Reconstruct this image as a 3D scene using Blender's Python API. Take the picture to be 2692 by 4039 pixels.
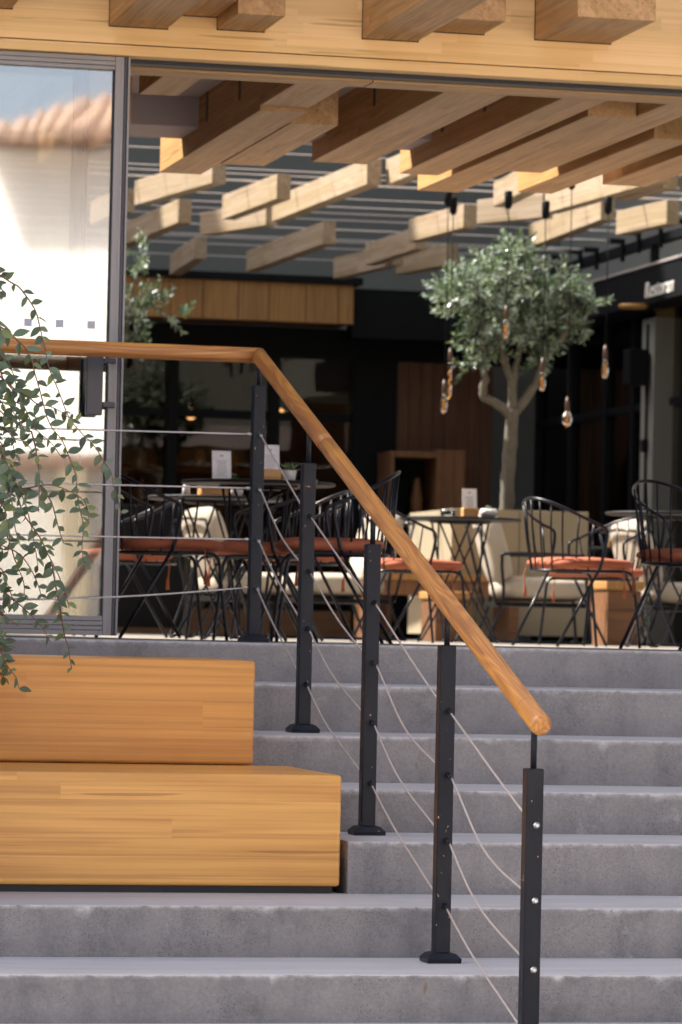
import bpy, bmesh, math, random
from mathutils import Vector, Matrix

for o in list(bpy.data.objects):
    bpy.data.objects.remove(o)
S = bpy.context.scene
COL = S.collection

# ------------------------------------------------------------------ camera
YAW, PITCH, ROLL = 0.227347, 0.031386, 0.021692
cd = bpy.data.cameras.new('camera')
cam = bpy.data.objects.new('camera', cd)
COL.objects.link(cam)
fw = Vector((math.sin(YAW) * math.cos(PITCH), math.cos(YAW) * math.cos(PITCH), math.sin(PITCH)))
rt = Vector((math.cos(YAW), -math.sin(YAW), 0))
up = rt.cross(fw)
r2 = rt * math.cos(ROLL) + up * math.sin(ROLL)
u2 = -rt * math.sin(ROLL) + up * math.cos(ROLL)
M = Matrix((r2, u2, -fw)).transposed().to_4x4()
M.translation = Vector((-3.19319, -13.80263, 0.04474))
cam.matrix_world = M
cd.sensor_fit = 'VERTICAL'
cd.sensor_height = 36
cd.sensor_width = 24
cd.lens = 135
cd.clip_start = 0.1
cd.clip_end = 2000
cd.dof.use_dof = True
cd.dof.focus_distance = 11.4
cd.dof.aperture_fstop = 7.5
S.camera = cam

# ------------------------------------------------------------------ sky, sun, exposure
SUN = Vector((-0.53, 0.365, 0.765)).normalized()
w = bpy.data.worlds.new('World')
S.world = w
w.use_nodes = True
nt = w.node_tree
bg = nt.nodes['Background']
sky = nt.nodes.new('ShaderNodeTexSky')
sky.sky_type = 'NISHITA'
sky.sun_disc = False
sky.sun_elevation = math.asin(SUN.z)
sky.sun_rotation = math.atan2(SUN.x, SUN.y)
sky.air_density = 0.7
sky.dust_density = 4.5
sky.ozone_density = 0.3
# broken white cloud over the whole sky
def wn(k, **kw):
    d = nt.nodes.new(k)
    for a, b in kw.items(): setattr(d, a, b)
    return d
wtc = wn('ShaderNodeTexCoord'); wno = wn('ShaderNodeTexNoise')
wno.inputs['Scale'].default_value = 2.6; wno.inputs['Detail'].default_value = 7; wno.inputs['Roughness'].default_value = 0.6
nt.links.new(wtc.outputs['Generated'], wno.inputs['Vector'])
wra = wn('ShaderNodeValToRGB'); wra.color_ramp.elements[0].position = 0.47; wra.color_ramp.elements[1].position = 0.70
nt.links.new(wno.outputs['Fac'], wra.inputs[0])
whs = wn('ShaderNodeHueSaturation'); whs.inputs['Saturation'].default_value = 0.12; whs.inputs['Value'].default_value = 1.25
nt.links.new(sky.outputs[0], whs.inputs['Color'])
wmx = wn('ShaderNodeMix', data_type='RGBA')
nt.links.new(wra.outputs[0], wmx.inputs[0]); nt.links.new(sky.outputs[0], wmx.inputs[6]); nt.links.new(whs.outputs[0], wmx.inputs[7])
nt.links.new(wmx.outputs[2], bg.inputs[0])
bg.inputs[1].default_value = 0.13
sl = bpy.data.lights.new('sun', 'SUN')
sl.energy = 4.6
sl.angle = math.radians(0.53)
sl.color = (1.0, 0.93, 0.83)
so = bpy.data.objects.new('sun', sl)
so.rotation_euler = SUN.to_track_quat('Z', 'Y').to_euler()
so.location = (-6, 6, 14)
COL.objects.link(so)

S.view_settings.view_transform = 'Standard'
S.view_settings.look = 'None'
S.view_settings.exposure = 1.5
S.view_settings.gamma = 1.0
S.view_settings.use_curve_mapping = False
S.render.engine = 'CYCLES'
S.cycles.use_denoising = True
S.cycles.max_bounces = 10
S.cycles.diffuse_bounces = 5
S.cycles.glossy_bounces = 5
S.cycles.transparent_max_bounces = 24
S.cycles.sample_clamp_indirect = 6.0
S.cycles.caustics_reflective = False
S.cycles.caustics_refractive = False

# ------------------------------------------------------------------ materials
def nmat(name):
    m = bpy.data.materials.new(name)
    m.use_nodes = True
    t = m.node_tree
    b = t.nodes['Principled BSDF']
    return m, t, b

class NG:
    """tiny node helper"""
    def __init__(s, t): s.t = t
    def n(s, kind, **kw):
        d = s.t.nodes.new(kind)
        for k, v in kw.items(): setattr(d, k, v)
        return d
    def link(s, a, b): s.t.links.new(a, b)
    def put(s, sock, v):
        if isinstance(v, bpy.types.NodeSocket): s.t.links.new(v, sock)
        else: sock.default_value = v
    def math(s, op, a, b=0.0, c=0.0, clamp=False):
        d = s.n('ShaderNodeMath', operation=op, use_clamp=clamp)
        s.put(d.inputs[0], a); s.put(d.inputs[1], b); s.put(d.inputs[2], c)
        return d.outputs[0]
    def noise(s, vec, scale, detail=3, rough=0.55, dist=0.0):
        d = s.n('ShaderNodeTexNoise')
        s.put(d.inputs['Vector'], vec)
        d.inputs['Scale'].default_value = scale
        d.inputs['Detail'].default_value = detail
        d.inputs['Roughness'].default_value = rough
        d.inputs['Distortion'].default_value = dist
        return d.outputs['Fac']
    def ramp(s, fac, stops, interp='LINEAR'):
        d = s.n('ShaderNodeValToRGB')
        cr = d.color_ramp
        cr.interpolation = interp
        while len(cr.elements) < len(stops): cr.elements.new(0.5)
        for e, (p, c) in zip(cr.elements, stops):
            e.position = p
            e.color = (c[0], c[1], c[2], 1) if not isinstance(c, (int, float)) else (c, c, c, 1)
        s.put(d.inputs[0], fac)
        return d.outputs[0]
    def mix(s, fac, a, b, mode='MIX'):
        d = s.n('ShaderNodeMix', data_type='RGBA', blend_type=mode)
        s.put(d.inputs[0], fac)
        for sk, v in ((d.inputs[6], a), (d.inputs[7], b)):
            if isinstance(v, bpy.types.NodeSocket): s.t.links.new(v, sk)
            else: sk.default_value = (v[0], v[1], v[2], 1)
        return d.outputs[2]
    def comb(s, x, y, z):
        d = s.n('ShaderNodeCombineXYZ')
        s.put(d.inputs[0], x); s.put(d.inputs[1], y); s.put(d.inputs[2], z)
        return d.outputs[0]
    def xyz(s, vec):
        d = s.n('ShaderNodeSeparateXYZ'); s.put(d.inputs[0], vec)
        return d.outputs[0], d.outputs[1], d.outputs[2]
    def bump(s, h, strength, dist=0.01):
        d = s.n('ShaderNodeBump')
        d.inputs['Strength'].default_value = strength
        d.inputs['Distance'].default_value = dist
        s.put(d.inputs['Height'], h)
        return d.outputs[0]

def wood(name, light, dark, axis='X', lam=None, rough=0.5, coat=0.0, fig=1.0, ring=26.0, tint=0.25, stain=0.0, contrast=1.0, stretch=0.55):
    m, t, b = nmat(name); g = NG(t)
    tc = g.n('ShaderNodeTexCoord').outputs['Object']
    oi = g.n('ShaderNodeObjectInfo').outputs['Random']
    x, y, z = g.xyz(tc)
    if axis == 'X': a, p, q = x, y, z
    elif axis == 'Y': a, p, q = y, x, z
    else: a, p, q = z, x, y
    off = g.math('MULTIPLY', oi, 53.0)
    a2 = g.math('ADD', a, off)
    # lamella index shifts the grain so that boards differ
    v = g.math('ADD', p, q)
    jump = 0.0
    col_l = None
    if lam:
        ln, wd = lam
        row = g.math('FLOOR', g.math('DIVIDE', v, wd))
        wn = g.n('ShaderNodeTexWhiteNoise', noise_dimensions='2D')
        g.link(g.comb(row, off, 0.0), wn.inputs['Vector'])
        shift = g.math('MULTIPLY', wn.outputs[0], ln * 3)
        cell = g.math('FLOOR', g.math('DIVIDE', g.math('ADD', a2, shift), ln))
        wn2 = g.n('ShaderNodeTexWhiteNoise', noise_dimensions='3D')
        g.link(g.comb(row, cell, off), wn2.inputs['Vector'])
        jump = g.math('MULTIPLY', wn2.outputs[0], 31.0)
        col_l = wn2.outputs[0]
    a3 = g.math('ADD', a2, jump)
    fv = g.comb(g.math('MULTIPLY', a3, stretch * fig), g.math('MULTIPLY', p, 6.0 * fig), g.math('MULTIPLY', q, 6.0 * fig))
    big = g.noise(fv, 1.0, 2, 0.5, 0.3)
    rings = g.math('SINE', g.math('MULTIPLY', big, ring * 6.28))
    rings = g.math('MULTIPLY_ADD', rings, 0.5, 0.5)
    gv = g.comb(g.math('MULTIPLY', a3, 2.2), g.math('MULTIPLY', p, 110.0), g.math('MULTIPLY', q, 110.0))
    fine = g.noise(gv, 1.0, 3, 0.6)
    mv = g.comb(g.math('MULTIPLY', a3, 0.8), g.math('MULTIPLY', p, 18.0), g.math('MULTIPLY', q, 18.0))
    mid = g.noise(mv, 1.0, 4, 0.6)
    f = g.math('ADD', g.math('MULTIPLY', rings, 0.35 * contrast), g.math('MULTIPLY', g.math('SUBTRACT', mid, 0.3), 1.1 * contrast))
    f = g.math('ADD', f, g.math('MULTIPLY', g.math('SUBTRACT', fine, 0.5), 0.7 * contrast), clamp=True)
    c = g.mix(f, light, dark)
    if col_l is not None:
        k = g.math('MULTIPLY_ADD', col_l, tint, 1.0 - tint * 0.6)
        c = g.mix(1.0, c, g.comb(k, k, g.math('MULTIPLY', k, k)), 'MULTIPLY')
        # thin joint lines between the glued boards
        fr = g.math('FRACT', g.math('DIVIDE', v, wd))
        ln_ = g.math('LESS_THAN', fr, 0.018)
        c = g.mix(g.math('MULTIPLY', ln_, 0.15), c, (dark[0] * 0.5, dark[1] * 0.45, dark[2] * 0.4))
    # fine dark growth lines
    lv = g.comb(g.math('MULTIPLY', a3, 0.5), g.math('MULTIPLY', p, 52.0), g.math('MULTIPLY', q, 52.0))
    gl_ = g.ramp(g.noise(lv, 1.0, 3, 0.65, 0.4), [(0.50, 0.0), (0.62, 1.0)])
    c = g.mix(g.math('MULTIPLY', gl_, 0.42 * contrast), c, (dark[0] * 0.72, dark[1] * 0.62, dark[2] * 0.55))
    # per-piece tint
    k2 = g.math('MULTIPLY_ADD', oi, 0.12, 0.92)
    c = g.mix(1.0, c, g.comb(k2, k2, k2), 'MULTIPLY')
    # long dark checks and weather stains
    sv = g.comb(g.math('MULTIPLY', a2, 1.1), g.math('MULTIPLY', p, 34.0), g.math('MULTIPLY', q, 34.0))
    crack = g.ramp(g.noise(sv, 1.0, 2, 0.5), [(0.66, 0.0), (0.68, 1.0)])
    c = g.mix(g.math('MULTIPLY', crack, 0.45 + stain * 0.4), c, (dark[0] * 0.38, dark[1] * 0.33, dark[2] * 0.3))
    if stain:
        st = g.ramp(g.noise(g.comb(g.math('MULTIPLY', a2, 1.4), g.math('MULTIPLY', p, 4.0), g.math('MULTIPLY', q, 4.0)), 1.0, 5, 0.6), [(0.45, 0.0), (0.75, 1.0)])
        c = g.mix(g.math('MULTIPLY', st, stain), c, (dark[0] * 0.7, dark[1] * 0.55, dark[2] * 0.5))
    g.link(c, b.inputs['Base Color'])
    rr = g.math('MULTIPLY_ADD', mid, 0.25, rough - 0.1)
    g.link(rr, b.inputs['Roughness'])
    if coat:
        b.inputs['Coat Weight'].default_value = coat
        b.inputs['Coat Roughness'].default_value = 0.18
    g.link(g.bump(g.math('ADD', fine, g.math('MULTIPLY', crack, -0.8)), 0.18, 0.004), b.inputs['Normal'])
    return m

def plain(name, col, rough=0.5, metal=0.0, var=0.0, bump=0.0, scale=40.0, coat=0.0, spec=None):
    m, t, b = nmat(name); g = NG(t)
    b.inputs['Roughness'].default_value = rough
    b.inputs['Metallic'].default_value = metal
    if spec is not None: b.inputs['Specular IOR Level'].default_value = spec
    if coat: b.inputs['Coat Weight'].default_value = coat
    tc = g.n('ShaderNodeTexCoord').outputs['Object']
    n = g.noise(tc, scale, 4, 0.6)
    k = var
    c = g.mix(n, [v * (1 - k) for v in col], [min(1, v * (1 + k)) for v in col])
    g.link(c, b.inputs['Base Color'])
    if bump: g.link(g.bump(n, bump, 0.003), b.inputs['Normal'])
    return m

def concrete():
    m, t, b = nmat('concrete'); g = NG(t)
    tc = g.n('ShaderNodeTexCoord').outputs['Object']
    x, y, z = g.xyz(tc)
    big = g.noise(tc, 1.7, 5, 0.65)
    med = g.noise(tc, 9.0, 5, 0.7)
    finev = g.noise(tc, 95.0, 4, 0.75)
    c = g.ramp(g.math('ADD', g.math('MULTIPLY', big, 0.55), g.math('MULTIPLY', med, 0.45)),
               [(0.30, (0.165, 0.150, 0.146)), (0.46, (0.285, 0.260, 0.250)), (0.62, (0.345, 0.312, 0.292)), (0.8, (0.320, 0.304, 0.300))])
    # damp, greyer bands low on each riser and streaks running down
    st = g.noise(g.comb(g.math('MULTIPLY', x, 7.0), 0.0, g.math('MULTIPLY', z, 1.2)), 1.0, 4, 0.6)
    c = g.mix(g.math('MULTIPLY', g.ramp(st, [(0.5, 0.0), (0.75, 1.0)]), 0.6), c, (0.165, 0.158, 0.160))
    # pores
    vo = g.n('ShaderNodeTexVoronoi'); vo.inputs['Scale'].default_value = 150.0
    g.link(tc, vo.inputs['Vector'])
    pm = g.math('MULTIPLY', g.ramp(vo.outputs['Distance'], [(0.12, 1.0), (0.3, 0.0)]), g.ramp(g.noise(tc, 5.0, 3), [(0.4, 0.0), (0.62, 1.0)]))
    c = g.mix(g.math('MULTIPLY', pm, 0.65), c, (0.06, 0.055, 0.055))
    sand = g.ramp(finev, [(0.3, 0.86), (0.7, 1.14)])
    c = g.mix(1.0, c, sand, 'MULTIPLY')
    # pale mineral bloom and rust
    bl = g.ramp(g.noise(tc, 5.5, 6, 0.7), [(0.61, 0.0), (0.70, 1.0)])
    c = g.mix(g.math('MULTIPLY', bl, 0.6), c, (0.50, 0.46, 0.42))
    ru = g.ramp(g.noise(g.comb(g.math('MULTIPLY', x, 1.0), y, g.math('MULTIPLY', z, 0.45)), 11.0, 3, 0.5), [(0.745, 0.0), (0.78, 1.0)])
    c = g.mix(g.math('MULTIPLY', ru, 0.6), c, (0.24, 0.10, 0.03))
    # cracks
    vc = g.n('ShaderNodeTexVoronoi', feature='DISTANCE_TO_EDGE'); vc.inputs['Scale'].default_value = 1.1
    wob = g.n('ShaderNodeVectorMath', operation='ADD')
    g.link(tc, wob.inputs[0])
    nn = g.n('ShaderNodeTexNoise'); nn.inputs['Scale'].default_value = 9.0; nn.inputs['Detail'].default_value = 5
    g.link(tc, nn.inputs['Vector'])
    sc = g.n('ShaderNodeVectorMath', operation='SCALE'); sc.inputs['Scale'].default_value = 0.16
    g.link(nn.outputs['Color'], sc.inputs[0]); g.link(sc.outputs[0], wob.inputs[1])
    g.link(wob.outputs[0], vc.inputs['Vector'])
    ck = g.math('MULTIPLY', g.ramp(vc.outputs['Distance'], [(0.0018, 1.0), (0.0035, 0.0)]), g.ramp(g.noise(tc, 1.3, 2), [(0.54, 0.0), (0.6, 1.0)]))
    c = g.mix(g.math('MULTIPLY', ck, 0.15), c, (0.07, 0.06, 0.055))
    # the worn arris, knocked pale
    at = g.n('ShaderNodeAttribute', attribute_name='wear').outputs['Fac']
    wn = g.ramp(g.noise(g.comb(g.math('MULTIPLY', x, 1.0), y, z), 24.0, 5, 0.7), [(0.36, 0.0), (0.58, 1.0)])
    c = g.mix(g.math('MULTIPLY', g.math('MULTIPLY', at, wn), 0.9), c, (0.66, 0.62, 0.58))
    # trodden smooth; sky light on the tops painted in as a paler colour
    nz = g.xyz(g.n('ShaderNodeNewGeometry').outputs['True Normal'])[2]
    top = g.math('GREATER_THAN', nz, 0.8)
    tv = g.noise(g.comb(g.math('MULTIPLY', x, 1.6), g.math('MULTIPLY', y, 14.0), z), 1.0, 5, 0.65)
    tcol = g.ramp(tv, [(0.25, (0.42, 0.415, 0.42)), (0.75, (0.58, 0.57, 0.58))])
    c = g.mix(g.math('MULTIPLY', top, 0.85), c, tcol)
    g.link(c, b.inputs['Base Color'])
    rgh = g.math('MULTIPLY_ADD', top, -0.22, 0.93)
    g.link(rgh, b.inputs['Roughness'])
    h = g.math('ADD', g.math('MULTIPLY', finev, 0.8), g.math('MULTIPLY', med, 0.8))
    h = g.math('SUBTRACT', h, g.math('MULTIPLY', pm, 0.8))
    h = g.math('SUBTRACT', h, g.math('MULTIPLY', ck, 0.2))
    bd = g.n('ShaderNodeBump'); bd.inputs['Distance'].default_value = 0.006
    g.link(g.math('MULTIPLY_ADD', top, -0.42, 0.62), bd.inputs['Strength'])
    g.link(h, bd.inputs['Height'])
    g.link(bd.outputs[0], b.inputs['Normal'])
    return m

def painted_steel():
    m, t, b = nmat('painted_steel'); g = NG(t)
    tc = g.n('ShaderNodeTexCoord').outputs['Object']
    oi = g.n('ShaderNodeObjectInfo').outputs['Random']
    ad = g.n('ShaderNodeVectorMath', operation='ADD'); g.link(tc, ad.inputs[0])
    g.link(g.comb(g.math('MULTIPLY', oi, 40.0), 0.0, 0.0), ad.inputs[1])
    v = ad.outputs[0]
    x, y, z = g.xyz(v)
    sm = g.noise(v, 7.0, 5, 0.65)
    c = g.ramp(sm, [(0.3, (0.006, 0.008, 0.014)), (0.6, (0.013, 0.015, 0.022)), (0.8, (0.028, 0.027, 0.028))])
    dust = g.ramp(g.noise(g.comb(g.math('MULTIPLY', x, 9.0), g.math('MULTIPLY', y, 9.0), g.math('MULTIPLY', z, 2.5)), 1.0, 5, 0.7), [(0.52, 0.0), (0.75, 1.0)])
    c = g.mix(g.math('MULTIPLY', dust, 0.3), c, (0.07, 0.058, 0.048))
    chip = g.ramp(g.noise(g.comb(g.math('MULTIPLY', x, 1.0), g.math('MULTIPLY', y, 1.0), g.math('MULTIPLY', z, 0.55)), 85.0, 2, 0.5), [(0.735, 0.0), (0.75, 1.0)])
    c = g.mix(chip, c, (0.55, 0.33, 0.19))
    g.link(c, b.inputs['Base Color'])
    g.link(g.math('MULTIPLY_ADD', sm, 0.4, 0.2), b.inputs['Roughness'])
    b.inputs['Specular IOR Level'].default_value = 0.22
    g.link(g.bump(g.math('ADD', sm, g.math('MULTIPLY', chip, -0.5)), 0.12, 0.003), b.inputs['Normal'])
    return m

def glass(name, ior=2.0, tint=(0.9, 0.95, 0.94), rough=0.0):
    m = bpy.data.materials.new(name); m.use_nodes = True
    t = m.node_tree; t.nodes.clear(); g = NG(t)
    out = g.n('ShaderNodeOutputMaterial')
    tr = g.n('ShaderNodeBsdfTransparent'); tr.inputs[0].default_value = (*tint, 1)
    gl = g.n('ShaderNodeBsdfGlossy'); gl.inputs['Roughness'].default_value = rough
    gl.inputs['Color'].default_value = (1, 1, 1, 1)
    fr = g.n('ShaderNodeFresnel'); fr.inputs['IOR'].default_value = ior
    mx = g.n('ShaderNodeMixShader')
    g.link(fr.outputs[0], mx.inputs[0]); g.link(tr.outputs[0], mx.inputs[1]); g.link(gl.outputs[0], mx.inputs[2])
    # old float glass is never quite flat
    tc = g.n('ShaderNodeTexCoord').outputs['Object']
    h = g.noise(tc, 1.3, 2, 0.4)
    g.link(g.bump(h, 0.10, 0.02), gl.inputs['Normal'])
    g.link(mx.outputs[0], out.inputs[0])
    return m

def leafmat(name, top, under, rough=0.4, var=0.3):
    m, t, b = nmat(name); g = NG(t)
    oi = g.n('ShaderNodeObjectInfo').outputs['Random']
    geo = g.n('ShaderNodeNewGeometry')
    rnd = g.math('FRACT', g.math('ADD', oi, geo.outputs['Random Per Island']))
    k = g.math('MULTIPLY_ADD', rnd, var * 2, 1 - var)
    c = g.mix(geo.outputs['Backfacing'], top, under)
    c = g.mix(1.0, c, g.comb(k, k, g.math('MULTIPLY', k, 0.95)), 'MULTIPLY')
    yl = g.math('GREATER_THAN', rnd, 0.86)
    c = g.mix(g.math('MULTIPLY', yl, 0.55), c, (0.26, 0.30, 0.05))
    g.link(c, b.inputs['Base Color'])
    b.inputs['Roughness'].default_value = rough
    b.inputs['Subsurface Weight'].default_value = 0.0
    tl = g.n('ShaderNodeBsdfTranslucent'); g.link(g.mix(0.5, c, (0.20, 0.30, 0.04)), tl.inputs[0])
    mx = g.n('ShaderNodeMixShader'); mx.inputs[0].default_value = 0.22
    g.link(b.outputs[0], mx.inputs[1]); g.link(tl.outputs[0], mx.inputs[2])
    g.link(mx.outputs[0], t.nodes['Material Output'].inputs[0])
    return m

def emit(name, col, s):
    m, t, b = nmat(name)
    b.inputs['Base Color'].default_value = (*col, 1)
    b.inputs['Emission Color'].default_value = (*col, 1)
    b.inputs['Emission Strength'].default_value = s
    return m

def card_mat():
    m, t, b = nmat('menu_print'); g = NG(t)
    x, y, z = g.xyz(g.n('ShaderNodeTexCoord').outputs['Object'])
    row = g.math('FRACT', g.math('MULTIPLY', z, 190.0))
    ln = g.math('LESS_THAN', row, 0.42)
    wn = g.n('ShaderNodeTexWhiteNoise', noise_dimensions='1D')
    g.link(g.math('FLOOR', g.math('MULTIPLY', z, 190.0)), wn.inputs['W'])
    half = g.math('MULTIPLY_ADD', wn.outputs[0], 0.014, 0.014)
    inside = g.math('LESS_THAN', g.math('ABSOLUTE', x), half)
    body = g.math('MULTIPLY', g.math('GREATER_THAN', z, 0.014), g.math('LESS_THAN', z, 0.082))
    head = g.math('MULTIPLY', g.math('MULTIPLY', g.math('GREATER_THAN', z, 0.1), g.math('LESS_THAN', z, 0.108)), g.math('LESS_THAN', g.math('ABSOLUTE', x), 0.009))
    k = g.math('MAXIMUM', g.math('MULTIPLY', g.math('MULTIPLY', ln, inside), body), head)
    c = g.mix(g.math('MULTIPLY', k, 0.6), (0.80, 0.79, 0.82), (0.08, 0.08, 0.09))
    g.link(c, b.inputs['Base Color']); b.inputs['Roughness'].default_value = 0.6
    return m

MT = {}
MT['bench'] = wood('bench_wood', (0.88, 0.445, 0.105), (0.58, 0.235, 0.042), 'X', (2.7, 0.057), 0.42, 0.25, 0.9, 12, 0.06, 0.20, 1.0, 0.16)
MT['bench_b'] = wood('bench_wood_worn', (0.86, 0.410, 0.088), (0.54, 0.215, 0.036), 'X', (2.9, 0.085), 0.45, 0.2, 0.7, 9, 0.04, 0.34, 0.8, 0.14)
MT['rail'] = wood('rail_wood', (0.72, 0.335, 0.070), (0.33, 0.105, 0.024), 'Z', None, 0.42, 0.25, 2.0, 13, 0.2, 0.08, 1.2, 0.34)
MT['fascia'] = wood('fascia_wood', (0.94, 0.61, 0.265), (0.76, 0.44, 0.16), 'X', (0.62, 0.047), 0.55, 0.0, 0.8, 12, 0.16, 0.0, 0.5, 0.3)
MT['beamY'] = wood('beam_wood', (0.57, 0.325, 0.125), (0.37, 0.185, 0.065), 'Y', (0.9, 0.05), 0.5, 0.0, 0.7, 16, 0.22, 0.1)
MT['beamI'] = wood('inner_beam_wood', (0.56, 0.330, 0.135), (0.40, 0.210, 0.078), 'Y', (0.9, 0.05), 0.5, 0.0, 0.7, 16, 0.22, 0.1)
MT['beamC'] = wood('hung_beam_wood', (0.40, 0.320, 0.230), (0.30, 0.215, 0.130), 'Y', (0.9, 0.05), 0.55, 0.0, 0.7, 14, 0.2, 0.1)
MT['lining'] = wood('lining_wood', (0.58, 0.345, 0.135), (0.42, 0.225, 0.08), 'X', (0.9, 0.05), 0.5, 0.0, 0.8, 14, 0.15)
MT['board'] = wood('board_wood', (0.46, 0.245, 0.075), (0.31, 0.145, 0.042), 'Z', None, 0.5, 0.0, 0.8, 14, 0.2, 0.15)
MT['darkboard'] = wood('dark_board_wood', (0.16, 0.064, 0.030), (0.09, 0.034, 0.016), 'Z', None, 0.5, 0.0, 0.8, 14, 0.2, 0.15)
MT['mid'] = wood('brown_board_wood', (0.27, 0.125, 0.05), (0.16, 0.07, 0.028), 'Z', None, 0.5, 0.0, 0.8, 14, 0.2, 0.15)
MT['coping'] = plain('dull_coping', (0.20, 0.115, 0.075), 0.9, 0, 0.3, 0.2, 8)
MT['offwhite'] = plain('offwhite_render', (0.52, 0.49, 0.45), 0.9, 0, 0.1, 0.2, 3)
MT['plinth'] = wood('plinth_wood', (0.22, 0.10, 0.042), (0.12, 0.05, 0.02), 'X', None, 0.5, 0.0, 0.8, 14, 0.2, 0.15)
MT['block'] = wood('block_wood', (0.66, 0.37, 0.13), (0.5, 0.25, 0.08), 'X', None, 0.5, 0.0, 1.5, 14, 0.2)
MT['concrete'] = concrete()
MT['steel'] = painted_steel()
MT['cable'] = plain('cable_steel', (0.66, 0.60, 0.57), 0.38, 0.55, 0.12, 0.5, 600)
MT['bolt'] = plain('bolt_steel', (0.55, 0.54, 0.52), 0.28, 0.9, 0.1)
MT['alu'] = plain('grey_aluminium', (0.30, 0.275, 0.265), 0.45, 0.0, 0.06, 0.0, 30)
MT['alu_dark'] = plain('dark_aluminium', (0.050, 0.050, 0.060), 0.36, 0.3, 0.06)
MT['gasket'] = plain('rubber_gasket', (0.008, 0.009, 0.012), 0.5)
MT['black'] = plain('black_steel', (0.006, 0.007, 0.009), 0.55, 0.0, 0.2, spec=0.12)
MT['chair'] = plain('black_tube', (0.008, 0.009, 0.016), 0.28, 0.0, 0.1, spec=0.25)
MT['tabletop'] = plain('dark_table_top', (0.010, 0.010, 0.011), 0.55, 0, 0.2, spec=0.2)
MT['rust'] = plain('rust_fabric', (0.36, 0.100, 0.046), 0.85, 0, 0.14, 0.4, 300)
MT['cream'] = plain('cream_fabric', (0.42, 0.36, 0.29), 0.9, 0, 0.06, 0.3, 200)
MT['creamwall'] = plain('cream_panel', (0.33, 0.275, 0.185), 0.7, 0, 0.06, 0.1, 6)
MT['plaster'] = plain('ceiling_plaster', (0.40, 0.345, 0.345), 0.9, 0, 0.08, 0.3, 90)
MT['pale'] = plain('pale_render', (0.62, 0.60, 0.60), 0.9, 0, 0.05, 0.2, 60)
MT['greywall'] = plain('grey_render', (0.185, 0.190, 0.168), 0.9, 0, 0.06, 0.1, 3)
MT['floor'] = plain('pale_stone', (0.25, 0.225, 0.195), 0.6, 0, 0.08, 0.1, 4)
MT['paving'] = plain('street_paving', (0.42, 0.39, 0.36), 0.85, 0, 0.15, 0.2, 2)
MT['white'] = plain('white_ceramic', (0.66, 0.65, 0.66), 0.4)
MT['soil'] = plain('soil', (0.05, 0.035, 0.025), 0.95, 0, 0.3, 0.6, 40)
MT['housewall'] = plain('white_stucco', (0.80, 0.77, 0.73), 0.9, 0, 0.04, 0.2, 8)
MT['tile'] = plain('terracotta', (0.52, 0.36, 0.27), 0.85, 0, 0.3, 0.2, 14)
MT['bark'] = plain('olive_bark', (0.15, 0.135, 0.105), 0.9, 0, 0.4, 0.8, 26)
MT['stem'] = plain('red_brown_stem', (0.21, 0.115, 0.075), 0.7, 0, 0.25, 0.0, 30)
MT['leafA'] = leafmat('shrub_leaf', (0.145, 0.205, 0.135), (0.31, 0.34, 0.25), 0.40, 0.38)
MT['olive'] = leafmat('olive_leaf', (0.090, 0.155, 0.115), (0.34, 0.42, 0.38), 0.2, 0.42)
MT['succ'] = leafmat('succulent_leaf', (0.14, 0.24, 0.10), (0.2, 0.3, 0.16), 0.5, 0.2)
MT['doorglass'] = glass('door_glass', 3.5, (0.80, 0.82, 0.80), 0.028)
MT['paneglass'] = glass('window_glass', 1.5, (0.55, 0.5, 0.45))
MT['bulbglass'] = glass('bulb_glass', 1.45, (0.9, 0.76, 0.56))
MT['filament'] = emit('filament', (1.0, 0.50, 0.12), 0.15)
MT['lampglow'] = emit('lamp_glow', (1.0, 0.60, 0.20), 0.55)
MT['barglow'] = emit('bar_lamp_glow', (1.0, 0.58, 0.22), 2.2)
MT['letter'] = plain('sign_letter', (0.75, 0.74, 0.70), 0.5)
MT['dot'] = plain('frosted_dot', (0.52, 0.52, 0.57), 0.6)
MT['card'] = card_mat()
MT['brown'] = plain('brown_bakelite', (0.07, 0.035, 0.02), 0.4)
MT['clear'] = glass('clear_glass', 1.6, (0.95, 0.97, 0.97))
MT['interior'] = plain('dark_room_wall', (0.035, 0.018, 0.010), 0.8, 0, 0.3, 0, 2)

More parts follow.
